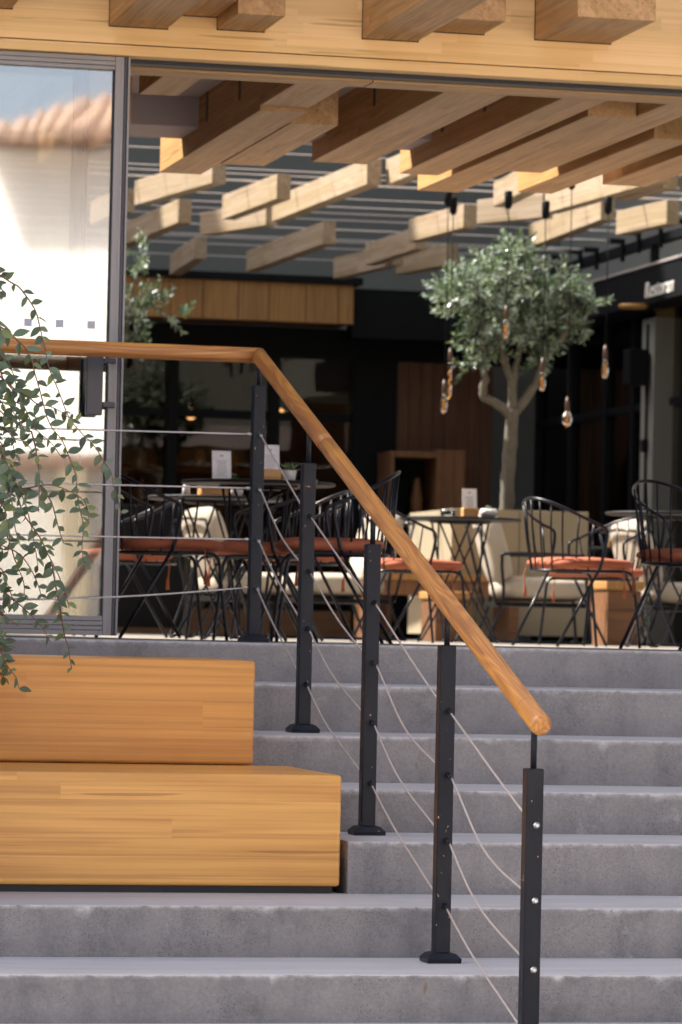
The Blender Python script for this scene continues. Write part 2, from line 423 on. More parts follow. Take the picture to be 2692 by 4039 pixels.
# ------------------------------------------------------------------ geometry helpers
class MB:
    def __init__(s): s.v = []; s.f = []; s.sm = []
    def add(s, vs, fs, smooth=False):
        n = len(s.v)
        s.v += [tuple(p) for p in vs]
        s.f += [tuple(i + n for i in f) for f in fs]
        s.sm += [smooth] * len(fs)
        return s
    def box(s, x0, x1, y0, y1, z0, z1):
        vs = [(x, y, z) for x in (x0, x1) for y in (y0, y1) for z in (z0, z1)]
        return s.add(vs, [(0, 1, 3, 2), (4, 6, 7, 5), (0, 4, 5, 1), (2, 3, 7, 6), (0, 2, 6, 4), (1, 5, 7, 3)])
    def bbox(s, x0, x1, y0, y1, z0, z1, b=0.004, seg=2):
        bm = bmesh.new()
        bmesh.ops.create_cube(bm, size=1)
        for v in bm.verts:
            v.co = Vector(((x0 + x1) / 2 + v.co.x * (x1 - x0), (y0 + y1) / 2 + v.co.y * (y1 - y0), (z0 + z1) / 2 + v.co.z * (z1 - z0)))
        bmesh.ops.bevel(bm, geom=bm.edges[:], offset=b, segments=seg, profile=0.5, affect='EDGES', clamp_overlap=True)
        bm.verts.index_update()
        s.add([v.co for v in bm.verts], [[v.index for v in f.verts] for f in bm.faces])
        bm.free()
        return s
    def tube(s, pts, r, n=8, caps=True):
        P = [Vector(p) for p in pts]
        R = r if isinstance(r, (list, tuple)) else [r] * len(P)
        T = []
        for i in range(len(P)):
            d = (P[min(i + 1, len(P) - 1)] - P[max(i - 1, 0)])
            T.append(d.normalized() if d.length > 1e-9 else Vector((0, 0, 1)))
        a = T[0].orthogonal().normalized()
        vs = []; fs = []
        for i, p in enumerate(P):
            a = (a - T[i] * a.dot(T[i]))
            a = a.normalized() if a.length > 1e-6 else T[i].orthogonal().normalized()
            b = T[i].cross(a)
            for k in range(n):
                t = 2 * math.pi * k / n
                vs.append(p + (a * math.cos(t) + b * math.sin(t)) * R[i])
        for i in range(len(P) - 1):
            for k in range(n):
                k2 = (k + 1) % n
                fs.append((i * n + k, i * n + k2, (i + 1) * n + k2, (i + 1) * n + k))
        s.add(vs, fs, True)
        if caps:
            m = len(s.v) - len(vs)
            s.f += [tuple(m + k for k in reversed(range(n))), tuple(m + (len(P) - 1) * n + k for k in range(n))]
            s.sm += [False, False]
        return s
    def lathe(s, prof, c=(0, 0, 0), n=20, smooth=True):
        vs = []; fs = []
        for r, z in prof:
            for k in range(n):
                t = 2 * math.pi * k / n
                vs.append((c[0] + r * math.cos(t), c[1] + r * math.sin(t), c[2] + z))
        for i in range(len(prof) - 1):
            for k in range(n):
                k2 = (k + 1) % n
                fs.append((i * n + k, i * n + k2, (i + 1) * n + k2, (i + 1) * n + k))
        s.add(vs, fs, smooth)
        m = len(s.v) - len(vs)
        if prof[0][0] > 1e-5:
            s.f.append(tuple(m + k for k in reversed(range(n)))); s.sm.append(False)
        if prof[-1][0] > 1e-5:
            s.f.append(tuple(m + (len(prof) - 1) * n + k for k in range(n))); s.sm.append(False)
        return s
    def xform(s, M):
        s.v = [tuple(M @ Vector(p)) for p in s.v]
        return s

def mesh_of(mb, name):
    me = bpy.data.meshes.new(name)
    me.from_pydata(mb.v, [], mb.f)
    for p, q in zip(me.polygons, mb.sm): p.use_smooth = q
    me.validate(); me.update()
    return me

def obj(name, mb, mat, parent=None, loc=None):
    """world-coordinate mesh -> object whose origin is its parent (or loc)"""
    base = Vector((0, 0, 0))
    if parent is not None: base = ORG[parent]
    elif loc is not None: base = Vector(loc)
    if base.length: mb.v = [(p[0] - base.x, p[1] - base.y, p[2] - base.z) for p in mb.v]
    me = mesh_of(mb, name)
    me.materials.append(MT[mat] if isinstance(mat, str) else mat)
    o = bpy.data.objects.new(name, me)
    COL.objects.link(o)
    if parent is not None: o.parent = parent; ORG[o] = base
    else: o.location = base; ORG[o] = base
    return o

ORG = {}
def tag(o, label=None, cat=None, group=None, kind=None):
    if label: o['label'] = label
    if cat: o['category'] = cat
    if group: o['group'] = group
    if kind: o['kind'] = kind
    return o

def thing(name, label, cat, loc=(0, 0, 0), group=None, kind=None):
    o = bpy.data.objects.new(name, None)
    o.empty_display_size = 0.1
    COL.objects.link(o)
    o.location = loc
    ORG[o] = Vector(loc)
    return tag(o, label, cat, group, kind)

def dup(root, loc, rotz, label=None):
    def cp(o, par):
        c = o.copy(); COL.objects.link(c)
        if par is not None: c.parent = par
        for ch in o.children: cp(ch, c)
        return c
    r = cp(root, None)
    r.location = loc; r.rotation_euler = (0, 0, rotz)
    if label: r['label'] = label
    return r

def smooth_path(pts, sub=6):
    P = [Vector(p) for p in pts]
    out = []
    for i in range(len(P) - 1):
        p0 = P[max(i - 1, 0)]; p1 = P[i]; p2 = P[i + 1]; p3 = P[min(i + 2, len(P) - 1)]
        for k in range(sub):
            t = k / sub
            out.append(0.5 * ((2 * p1) + (p2 - p0) * t + (2 * p0 - 5 * p1 + 4 * p2 - p3) * t * t + (3 * p1 - p0 - 3 * p2 + p3) * t ** 3))
    out.append(P[-1])
    return out

RND = random.Random(11)

# ================================================================== THE SETTING
ZT = [0.0, -0.1415, -0.3067, -0.4629, -0.6015, -0.7631, -0.9123, -1.0470, -1.195, -1.34]
TR = 0.55
GZ = ZT[9]
g_ = obj('ground', MB().add([(-300, -300, GZ), (300, -300, GZ), (300, 300, GZ), (-300, 300, GZ)], [(0, 1, 2, 3)]), 'paving')
tag(g_, 'pale stone paving of the street', None, None, 'structure')

stairs = thing('stairs', 'broad grey concrete stairs up to the terrace', None, (0, 0, GZ), None, 'structure')
def step(k, x0, x1, yf, yb, zt, zb):
    """one concrete step: a long block with an uneven, chipped arris"""
    n = int((x1 - x0) / 0.012)
    rnd = random.Random(k * 7 + 1)
    def fbm(seed):
        r = random.Random(seed); ph = [(r.uniform(0, 6.3), f, a) for f, a in ((1.3, 1.0), (4.1, 0.6), (11., 0.45), (33., 0.35))]
        return lambda x: sum(a * math.sin(f * x + p) for p, f, a in ph)
    f1, f2, f3 = fbm(k * 3 + 1), fbm(k * 3 + 2), fbm(k * 3 + 5)
    chips = [(rnd.uniform(x0, x1), rnd.uniform(0.008, 0.035), rnd.uniform(0.004, 0.012)) for _ in range(int((x1 - x0) * 1.7))]
    vs = []; fs = []; wear = []
    R = 9
    for i in range(n + 1):
        x = x0 + (x1 - x0) * i / n
        e = 0.0008 * f1(x); d = 0.0011 * f2(x) + rnd.uniform(-0.0005, 0.0005); b = max(0.003, 0.0065 + 0.0015 * f3(x) + rnd.uniform(-0.001, 0.001))
        for cx, cw, cdp in chips:
            if abs(x - cx) < cw: b += cdp * (1 - ((x - cx) / cw) ** 2)
        row = [(yf + 0.004 + e, zb), (yf + e, zb + (zt - zb) * 0.4), (yf + e, zt - b * 2.6), (yf + e, zt - b), (yf + e + b * 0.35, zt - b * 0.3 + d), (yf + e + b, zt + d * 0.6),
               (yf + e + b * 3, zt + d * 0.3), (yb, zt), (yb, zb)]
        ww = [0, 0, 0.0, 0.55, 1, 1, 0.25, 0, 0]
        for (y, z), q in zip(row, ww): vs.append((x, y, z)); wear.append(q)
    for i in range(n):
        for j in range(R - 1):
            fs.append((i * R + j, (i + 1) * R + j, (i + 1) * R + j + 1, i * R + j + 1))
        fs.append((i * R + R - 1, (i + 1) * R + R - 1, (i + 1) * R, i * R))
    mb = MB().add(vs, fs)
    mb.f += [tuple(reversed(range(R))), tuple(n * R + j for j in range(R))]; mb.sm += [False, False]
    o = obj('step', mb, 'concrete', stairs)
    at = o.data.attributes.new('wear', 'FLOAT', 'POINT')
    at.data.foreach_set('value', wear + [0.0] * (len(o.data.vertices) - len(wear)))
    return o
for k in range(0, 9):
    x0 = -4.5 if (k == 0 or k >= 5) else (-0.592 if k <= 3 else -0.462)
    yb = 0.83 if k == 0 else -(k - 1) * TR + 0.03
    step(k, x0, 5.0, -k * TR, yb, ZT[k], ZT[k + 1] - 0.02)
# concrete bed that carries the benches on the left
obj('bench_bed', MB().box(-4.5, -0.470, -2.168, -1.445, -1.32, -0.768).box(-4.5, -0.60, -1.443, -0.69, -1.32, -0.425).box(-4.5, -0.60, -0.688, 0.0, -1.32, -0.16), 'concrete', stairs)

fl = obj('floor', MB().add([(-12, 0.83, 0.0), (14, 0.83, 0.0), (14, 30, 0.0), (-12, 30, 0.0)], [(0, 1, 2, 3)]).add([(-12, 0.83, -1.4), (14, 0.83, -1.4), (14, 0.83, 0.0), (-12, 0.83, 0.0)], [(0, 1, 2, 3)]), 'floor')
tag(fl, 'pale stone floor of the restaurant courtyard', None, None, 'structure')

# ---------------------------------------------------------------- front pavilion
pav = thing('restaurant_pavilion', 'timber fronted pavilion with beams jutting out above the wide opening', 'building', (0.4, 0.75, 0))
YF = 0.73
obj('fascia_beam', MB().bbox(-6, 7, YF, 0.82, 2.2905, 2.60, 0.003), 'fascia', pav)
obj('trim_board', MB().bbox(-6, 7, YF - 0.003, 0.82, 2.246, 2.2865, 0.004), 'fascia', pav)
obj('shadow_gap', MB().box(-6, 7, YF + 0.012, 0.815, 2.285, 2.292), 'gasket', pav)
tk = obj('door_track', MB().box(-0.71, 7, 0.822, 0.905, 2.231, 2.30), 'gasket', pav)
obj('track_lip', MB().box(-0.71, 7, 0.820, 0.8218, 2.238, 2.240), 'alu_dark', pav)
obj('lining_board', MB().bbox(-6, 0.30, 0.907, 1.07, 2.222, 2.42, 0.003), 'lining', pav)
obj('lining_board', MB().bbox(0.304, 7, 0.907, 1.07, 2.222, 2.42, 0.003), 'lining', pav)
obj('plaster_ceiling', MB().box(-6, 7, 1.072, 3.19, 2.448, 2.60), 'plaster', pav)
obj('edge_beam', MB().bbox(-6, 7, 3.194, 3.61, 2.31, 2.62, 0.006), 'plaster', pav)
obj('facade_wall', MB().box(-14.0, 7.0, 0.75, 1.0, 2.604, 11.6), 'pale', pav)  # unseen height and length shaped to keep sun off the stairs
obj('rendered_wall', MB().box(-14.0, 7.0, 1.002, 3.60, 2.624, 11.6), 'greywall', pav)  # unseen rear half, darkened to cut bounce light and pane reflections
obj('roof_slab', MB().box(-14.3, 7.3, 0.35, 3.9, 11.604, 11.85), 'plaster', pav)
# beams that run through the fascia (X0, X1, bottom, front Y)
for x0, x1, z, yf, h in [(-1.34, -1.166, 2.402, -0.4, .3), (-0.787, -0.561, 2.358, -0.35, .3), (-0.498, -0.366, 2.415, -0.5, .3), (-0.364, -0.180, 2.368, 0.335, .3),
                      (0.213, 0.436, 2.365, -0.45, .3), (0.499, 0.702, 2.408, 0.40, .26), (0.912, 1.223, 2.400, 0.14, .28), (1.72, 1.95, 2.37, 0.1, .3)]:
    bo = obj('beam', MB().bbox(x0, x1, yf, YF + 0.02, z, z + h, 0.004), 'beamY', pav)
    obj('joint_seal', MB().box(x0 - 0.003, x1 + 0.004, YF - 0.0015, YF + 0.01, z - 0.004, z + h + 0.003), 'gasket', bo)
# beams under the ceiling (X0, X1, bottom, near Y, far Y)
INB = [(-0.496, -0.335, 2.238, 1.073, 1.71), (-0.56, -0.405, 2.212, 2.40, 4.05), (0.036, 0.243, 2.232, 1.073, 1.828), (0.040, 0.240, 2.215, 1.832, 4.16),
       (0.244, 0.452, 2.213, 2.17, 3.70), (0.634, 0.896, 2.220, 1.073, 3.50), (1.128, 1.318, 2.222, 1.073, 3.80), (1.372, 1.583, 2.220, 1.52, 4.42),
       (1.590, 1.765, 2.231, 1.073, 3.58), (1.842, 2.02, 2.219, 2.09, 4.28), (2.16, 2.38, 2.23, 1.073, 3.9), (-0.80, -0.62, 2.23, 1.073, 2.3), (-1.15, -0.92, 2.22, 1.073, 3.9)]
for x0, x1, z, y0, y1 in INB:
    bo = obj('beam', MB().bbox(x0, x1, y0, y1, z, z + 0.27, 0.0035), 'beamI', pav)
    for ys in (2.25, 2.98):
        if y0 < ys - 0.1 and ys + 0.05 < y1:
            obj('hanger_slot', MB().box(x0 - 0.0015, x0 + 0.01, ys, ys + 0.045, z + 0.10, z + 0.235), 'gasket', bo)
obj('added_light_block', MB().box(-2.75, -2.6, 0.95, 3.6, 0.0, 2.44), 'mid', pav)  # dark wall out of view, added to block light from the left
obj('added_closing_wall', MB().box(-14, -2.56, 0.83, 0.905, 0.0, 2.22).box(2.7, 14, 0.87, 0.905, 0.0, 2.22).box(7, 14, 0.83, 0.95, 2.23, 11), 'mid', pav)  # added beyond the view to shut out outdoor light and bright reflections
# threshold rail
obj('threshold', MB().box(-6, 7, 0.765, 0.86, 0.001, 0.005), 'alu_dark', pav)

# ---------------------------------------------------------------- sliding doors
def sliding_door(xr, xl, y, label, handle, dots):
    d = thing('sliding_glass_door', label, 'door', ((xr + xl) / 2, y, 0.012))
    wst = 0.058
    obj('stile', MB().bbox(xr - wst, xr - 0.024, y - 0.03, y + 0.012, 0.014, 2.243, 0.002).box(xr - 0.036, xr - 0.034, y - 0.0315, y, 0.014, 2.243), 'alu', d)
    obj('stile_edge', MB().bbox(xr - 0.0225, xr - 0.010, y - 0.024, y + 0.012, 0.014, 2.243, 0.002), 'alu_dark', d)
    obj('stile_lip', MB().bbox(xr - 0.0085, xr, y - 0.03, y + 0.012, 0.014, 2.243, 0.002), 'alu', d)
    obj('stile_gasket', MB().box(xr - 0.0635, xr - 0.0585, y - 0.016, y + 0.006, 0.09, 2.19), 'gasket', d)
    r1 = MB()
    for z0, z1, o in ((0.014, 0.032, 0.0), (0.034, 0.050, 0.003), (0.052, 0.068, 0.0), (0.070, 0.088, 0.003)):
        r1.bbox(xl, xr - wst - 0.001, y - 0.03 + o, y + 0.01, z0, z1, 0.0015)
    obj('kick_rail', r1, 'alu', d)
    r2 = MB()
    for z0, z1, o in ((2.192, 2.206, 0.002), (2.208, 2.224, 0.0), (2.226, 2.243, 0.004)):
        r2.bbox(xl, xr - wst - 0.001, y - 0.03 + o, y + 0.01, z0, z1, 0.0015)
    obj('head_rail', r2, 'alu', d)
    obj('stile', MB().bbox(xl - 0.05, xl - 0.001, y - 0.03, y + 0.012, 0.014, 2.243, 0.002), 'alu', d)
    pg = obj('glass_pane', MB().box(xl, xr - wst, y - 0.004, y + 0.004, 0.086, 2.194), 'doorglass', d)
    if handle:
        hb = obj('handle', MB().bbox(-0.849, -0.786, y - 0.095, y - 0.062, 0.855, 1.079, 0.003), 'alu_dark', d)
        for z in (1.066, 0.897):
            obj('handle_bracket', MB().bbox(-0.784, xr - 0.045, y - 0.092, y - 0.072, z - 0.010, z + 0.010, 0.002).bbox(xr - 0.052, xr - 0.036, y - 0.071, y - 0.0305, z - 0.010, z + 0.010, 0.002), 'alu_dark', hb)
    if dots:
        for i in range(5):
            x = -0.822 - i * 0.1225
            obj('frosted_square', MB().box(x - 0.0145, x + 0.0145, y - 0.0062, y - 0.0045, 1.192, 1.221), 'dot', d)
    return d
sliding_door(-0.697, -2.4, 0.78, 'front leaf of the grey framed sliding glass door, with the long dark handle', True, True)
sliding_door(-0.835, -2.5, 0.88, 'rear leaf of the sliding glass door, seen through the glass of the front one', False, False)

# ---------------------------------------------------------------- bar building at the back of the courtyard
bar = thing('bar_building', 'dark glazed bar under a timber board fascia at the back of the courtyard', 'building', (3.4, 18.4, 0))
YK = 17.8
x = -0.6
i = 0
while x < 4.18:
    wv = [0.30, 0.265, 0.32, 0.28][i % 4]
    x2 = min(x + wv, 4.195)
    obj('fascia_board', MB().bbox(x, x2 - 0.006, YK + 0.003 * (i % 3), YK + 0.03, 2.655, 2.985, 0.003), 'board', bar)
    x = x2; i += 1
obj('fascia_cap', MB().bbox(-0.65, 4.26, YK - 0.04, YK + 0.3, 2.988, 3.05, 0.004), 'black', bar)
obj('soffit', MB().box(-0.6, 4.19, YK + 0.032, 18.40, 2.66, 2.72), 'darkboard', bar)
obj('flat_roof', MB().box(-0.6, 9, YK + 0.26, 21, 2.93, 2.985), 'black', bar)
obj('steel_beam', MB().bbox(4.2, 6.0, 17.9, 18.1, 2.55, 2.92, 0.004), 'black', bar)
obj('head_beam', MB().bbox(-0.6, 6.2, 18.42, 18.56, 2.40, 2.66, 0.004), 'black', bar)
for xm in (0.2, 1.0, 1.90, 2.77, 3.66):
    obj('mullion', MB().bbox(xm - 0.045, xm + 0.045, 18.42, 18.56, 0.23, 2.40, 0.003), 'black', bar)
for xa, xb in ((0.245, 0.955), (1.045, 1.855), (1.945, 2.725), (2.815, 3.615), (3.705, 4.34)):
    obj('transom', MB().bbox(xa, xb, 18.44, 18.54, 1.86, 1.93, 0.003), 'black', bar)
    obj('window_pane', MB().box(xa, xb, 18.49, 18.498, 0.24, 1.86), 'paneglass', bar)
    obj('window_pane', MB().box(xa, xb, 18.49, 18.498, 1.93, 2.40), 'paneglass', bar)
obj('column', MB().bbox(4.345, 4.735, 18.40, 18.62, 0.0, 2.40, 0.004), 'black', bar)
x = 4.74; i = 0
while x < 5.6:
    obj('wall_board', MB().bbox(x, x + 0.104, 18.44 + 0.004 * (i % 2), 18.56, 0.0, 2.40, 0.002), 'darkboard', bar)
    x += 0.108; i += 1
obj('plinth', MB().bbox(-0.6, 4.34, 18.30, 18.60, 0.0, 0.225, 0.004), 'plinth', bar)
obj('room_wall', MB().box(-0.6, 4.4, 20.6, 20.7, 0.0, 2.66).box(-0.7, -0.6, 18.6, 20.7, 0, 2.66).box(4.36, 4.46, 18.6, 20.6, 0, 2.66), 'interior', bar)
# shelves with crockery, lit behind the panes by added lamps
shelf_i = 0
for zs in (0.75, 1.1, 1.45):
    sh = obj('shelf', MB().bbox(2.0, 4.2, 19.9, 20.2, zs, zs + 0.03, 0.003), 'block', bar)
    for q in range(7):
        xq = 2.15 + q * 0.29 + RND.uniform(-.05, .05)
        obj('jar', MB().lathe([(0.05, 0), (0.055, 0.02), (0.055, 0.12), (0.03, 0.16), (0.03, 0.18)], (xq, 20.03, zs + 0.032), 10), 'block' if q % 2 else 'cream', bar)
for xl_, zl_ in ((2.35, 1.95), (3.15, 1.95), (3.95, 1.98)):  # lamps added to put warm light on the bar shelves
    bl_ = thing('added_bar_lamp', 'small warm lamp added inside the bar to light its shelves, ' + {2.35: 'left of the topmost railing post', 3.15: 'just left of the handrail bend', 3.95: 'under the upper handrail'}[xl_], 'lamp', (xl_, 19.6, zl_), 'added bar lamps')
    obj('bulb', MB().lathe([(0.001, -0.05)] + [(0.05 * math.sin(a), -0.05 * math.cos(a)) for a in [i * math.pi / 8 for i in range(1, 8)]] + [(0.001, 0.05)], (xl_, 19.6, zl_), 12), 'barglow', bl_)
    obj('cord', MB().tube([(xl_, 19.6, zl_ + 0.05), (xl_, 19.6, 2.66)], 0.005, 6), 'black', bl_)
# timber cabinet standing against the boards
cab = thing('timber_cabinet', 'open fronted brown timber cabinet against the dark boarded wall', 'cabinet', (4.9, 18.1, 0))
obj('side_panel', MB().bbox(4.56, 4.60, 17.9, 18.35, 0.0, 1.60, 0.003), 'mid', cab)
obj('side_panel', MB().bbox(4.97, 5.22, 17.9, 18.35, 0.0, 1.62, 0.003), 'mid', cab)
obj('lid_panel', MB().bbox(4.602, 4.968, 17.9, 18.35, 1.55, 1.60, 0.003), 'mid', cab)
obj('lining_panel', MB().box(4.602, 4.968, 18.3, 18.34, 0.0, 1.548), 'black', cab)
obj('vase', MB().lathe([(0.02, 0), (0.05, 0.05), (0.055, 0.2), (0.03, 0.34), (0.025, 0.38)], (4.85, 18.1, 1.0), 12), 'mid', cab)
obj('shelf', MB().bbox(4.602, 4.968, 17.95, 18.29, 0.97, 0.998, 0.002), 'mid', cab)

lw = thing('added_sky_blocker', 'unseen block added left of the courtyard to cut sky light', 'house', (-6, 12, 0))  # out of view, added to hold back sky light over the courtyard
obj('wall', MB().box(-9.5, -4.5, 3.8, 21, 0.0, 5.6), 'greywall', lw)
obj('roof', MB().box(-9.7, -4.3, 3.7, 21.1, 5.602, 5.8), 'tile', lw)
gw = obj('grey_wall', MB().bbox(-14, 16, 21.2, 21.5, 0, 18.0, 0.02), 'greywall')  # height above the view shaped to shade back beams and cut sky light
tag(gw, 'tall plain grey wall rising behind the courtyard beams', 'wall')

# ---------------------------------------------------------------- restaurant wing on the right of the courtyard
wing = thing('restaurant_wing', 'dark glazed restaurant wing with black awning box along the courtyard side', 'building', (6.2, 15, 0))
XW = 5.95
def wx(y): return 5.98 - 0.028 * (y - 14.3) * 0
obj('awning_box', MB().bbox(5.70, 5.96, 11.0, 18.3, 2.62, 2.90, 0.006), 'black', wing)
obj('awning_edge', MB().bbox(5.685, 5.95, 11.0, 18.3, 2.903, 2.925, 0.004), 'alu', wing)
obj('awning_rail', MB().bbox(5.80, 5.88, 11.0, 18.4, 3.10, 3.17, 0.004), 'black', wing)
for yy in (12.2, 14.6, 17.0):
    obj('rail_post', MB().bbox(5.81, 5.87, yy, yy + 0.06, 2.93, 3.10, 0.003), 'black', wing)
obj('canopy_soffit', MB().box(5.97, 9, 11.0, 18.4, 2.62, 2.70), 'black', wing)
obj('canopy_roof', MB().box(5.97, 9.5, 11.0, 18.4, 2.72, 2.90), 'black', wing)
obj('added_storey_wall', MB().box(6.9, 9.6, 3.9, 20.9, 2.91, 9.5), 'greywall', wing)  # unseen upper storey, added to reduce sky light
YM = [18.3, 17.3, 16.3, 15.55, 14.98]
for yy in YM[:4]:
    obj('mullion', MB().bbox(5.96, 6.05, yy - 0.05, yy + 0.05, 0, 2.62, 0.003), 'black', wing)
for ya, yb2 in ((17.36, 18.24), (16.36, 17.24), (15.61, 16.24), (15.1, 15.49), (13.9, 14.6), (11.2, 13.8)):
    obj('transom', MB().bbox(5.97, 6.04, ya, yb2, 1.86, 1.92, 0.003), 'black', wing)
    obj('window_pane', MB().box(6.001, 6.009, ya, yb2, 0.02, 1.86), 'paneglass', wing)
    obj('window_pane', MB().box(6.001, 6.009, ya, yb2, 1.92, 2.62), 'paneglass', wing)
obj('grey_pillar', MB().bbox(5.86, 6.06, 14.66, 14.98, 0, 2.55, 0.006), 'greywall', wing)
obj('conduit', MB().tube([(5.85, 14.80, 2.5), (5.85, 14.80, 1.55), (5.855, 14.80, 0.1)], 0.012, 8).bbox(5.82, 5.859, 14.76, 14.84, 1.50, 1.60, 0.004), 'black', wing)
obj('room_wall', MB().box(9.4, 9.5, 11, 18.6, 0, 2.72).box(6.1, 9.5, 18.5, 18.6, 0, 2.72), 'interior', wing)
for q in range(5):
    obj('wall_board', MB().bbox(7.2, 7.25, 12.4 + q * 1.2, 13.3 + q * 1.2, 0.0, 2.3, 0.004), 'darkboard', wing)
obj('downlight_arm', MB().box(5.6, 5.72, 14.43, 14.47, 2.61, 2.625), 'black', wing)
dl = obj('downlight', MB().lathe([(0.10, 0.0), (0.115, 0.012), (0.115, 0.03)], (5.62, 14.45, 2.588), 20), 'block', wing)
spk = obj('loudspeaker', MB().bbox(5.68, 5.84, 14.72, 14.90, 2.02, 2.30, 0.01), 'black', wing)
tag(spk, 'black loudspeaker on the grey pillar')

sg = thing('sign', 'pale raised lettering on the black awning box', 'sign', (5.698, 14.05, 2.665))
tcu = bpy.data.curves.new('lettering', 'FONT')
tcu.body = 'Restoran'; tcu.size = 0.175; tcu.extrude = 0.008; tcu.shear = 0.18; tcu.align_x = 'CENTER'
tcu.space_character = 1.12
tmp = bpy.data.objects.new('tmp', tcu); COL.objects.link(tmp)
bpy.context.view_layer.update()
tme = bpy.data.meshes.new_from_object(tmp.evaluated_get(bpy.context.evaluated_depsgraph_get()))
bpy.data.objects.remove(tmp)
tme.materials.clear(); tme.materials.append(MT['letter'])
to = bpy.data.objects.new('lettering', tme); COL.objects.link(to)
to.parent = sg
to.matrix_local = Matrix(((0, 0, -1, 0), (-1, 0, 0, 0), (0, 1, 0, 0), (0, 0, 0, 1)))

# pendant dish lamp and lit globe inside the wing
dp = thing('dish_lamp', 'wide black dish pendant lamp behind the wing windows', 'lamp', (6.35, 16.3, 1.88))
obj('shade', MB().lathe([(0.02, 0.12), (0.05, 0.08), (0.28, 0.0), (0.285, -0.008), (0.05, 0.06)], (6.35, 16.3, 1.88), 24), 'black', dp)
obj('cord', MB().tube([(6.35, 16.3, 1.99), (6.35, 16.3, 2.62)], 0.006, 6), 'black', dp)
gl = thing('globe_lamp', 'glowing amber globe lamp half hidden by the grey pillar', 'lamp', (6.62, 16.7, 2.07))
obj('globe', MB().lathe([(0.001, -0.13)] + [(0.13 * math.sin(a), -0.13 * math.cos(a)) for a in [i * math.pi / 12 for i in range(1, 12)]] + [(0.001, 0.13)], (6.62, 16.7, 2.07), 20), 'lampglow', gl)
obj('cord', MB().tube([(6.62, 16.7, 2.2), (6.62, 16.7, 2.62)], 0.006, 6), 'black', gl)

# ---------------------------------------------------------------- the white house across the street (seen in the glass)
HS0 = len(COL.objects)
hs = thing('white_house', 'white stuccoed house with terracotta roof mirrored in the glass door', 'house', (9, -34, GZ))
obj('wall', MB().box(-6.0, 26, -40, -30, GZ, 5.66), 'housewall', hs)
rf = MB()
zr, zt_ = 5.72, 9.0
rf.add([(2.75, -29.2, zr), (26.8, -29.2, zr), (26.8, -40.8, zr), (2.75, -40.8, zr), (9.0, -35, zt_), (20, -35, zt_)],
       [(0, 1, 5, 4), (1, 2, 5), (2, 3, 4, 5), (3, 0, 4), (3, 2, 1, 0)])
obj('roof', rf, 'tile', hs)
obj('eave_board', MB().box(2.8, 26.7, -29.25, -29.21, zr - 0.10, zr - 0.004), 'mid', hs)
for q in range(40):
    xt = 2.9 + q * 0.21
    run = min(3.2, (xt - 2.8) * 0.85 + 0.1)
    obj('roof_tile', MB().tube([(xt, -29.12, zr + 0.02), (xt, -29.2 - run, zr + 0.03 + run * 0.565)], 0.075, 8), 'tile', hs)
for q in range(4):
    xw = 6.5 + q * 4.6
    wf = obj('window', MB().bbox(xw, xw + 1.1, -29.99, -29.9, 1.4, 3.2, 0.01), 'board', hs)
    obj('pane', MB().box(xw + 0.1, xw + 1.0, -29.895, -29.89, 1.5, 3.1), 'paneglass', wf)
_p = Vector((2.4, -30, 0)); _r = Matrix.Translation(_p) @ Matrix.Rotation(math.radians(20), 4, 'Z') @ Matrix.Translation(-_p)
hs.matrix_world = _r @ Matrix.Translation(ORG[hs])
gdn = thing('garden_wall', 'low white garden wall with tiled coping mirrored in the glass door', 'wall', (6, -24, GZ))
obj('wall', MB().box(-2, 20, -24.3, -24.0, GZ, 1.62), 'offwhite', gdn)
obj('coping', MB().bbox(-2.1, 20.1, -24.45, -23.85, 1.622, 1.80, 0.04), 'coping', gdn)
for q in range(9):
    obj('pier', MB().bbox(0.3 + q * 1.3, 0.62 + q * 1.3, -23.99, -23.8, GZ, 1.62, 0.02), 'creamwall' if q % 3 else 'alu', gdn)

# ================================================================== THINGS
# ---------------------------------------------------------------- timber benches beside the stairs
def bench(x1, y0, y1, z0, z1, mat, label, seed):
    t = thing('timber_bench', label, 'bench', ((x1 - 1.95) / 2, (y0 + y1) / 2, z0))
    bm = MB().bbox(-1.95, x1, y0, y1, z0, z1, 0.011, 3)
    o = obj('solid_block', bm, mat, t)
    obj('foot', MB().box(-1.9, x1 - 0.02, y0 + 0.02, y1 - 0.03, z0 - 0.024, z0 - 0.001), 'gasket', t)  # black strip that paints in the shade of the gap under the block
    return t
bench(-0.488, -2.205, -1.455, -0.741, -0.397, 'bench', 'honey coloured timber bench block in front, nearest the stair foot', 1)
bench(-0.612, -1.450, -0.70, -0.396, -0.054, 'bench_b', 'darker stained timber bench block behind, just under the terrace edge', 2)

# ---------------------------------------------------------------- stair railing
rail = thing('stair_railing', 'stair railing with round timber handrail, black posts and steel cables', 'railing', (-0.31, -1.8, GZ))
PY = [0.37, -0.72, -1.81, -2.90, -3.99]
PX = [-0.243, -0.287, -0.312, -0.3435, -0.3845]
PZT = [0.971, 0.634, 0.331, 0.015, -0.304]
PZB = [ZT[0], ZT[2], ZT[4], ZT[6], ZT[8]]
LEAN = [0.0, 0.0, 0.0, 0.0, 0.0]
FZ = [[0.785, 0.581, 0.388, 0.207], [0.450, 0.257, 0.058, -0.135], [0.145, -0.046, -0.239, -0.433], [-0.176, -0.362, -0.553, -0.744], [-0.453, -0.652, -0.834, -1.02]]
A = Vector((-0.247, 0.37, 1.083)); E = Vector((-0.398, -4.10, -0.187))
def rail_z(y):
    k = (A.y - y) / (A.y - E.y)
    return A + (E - A) * k
HW = 0.0235
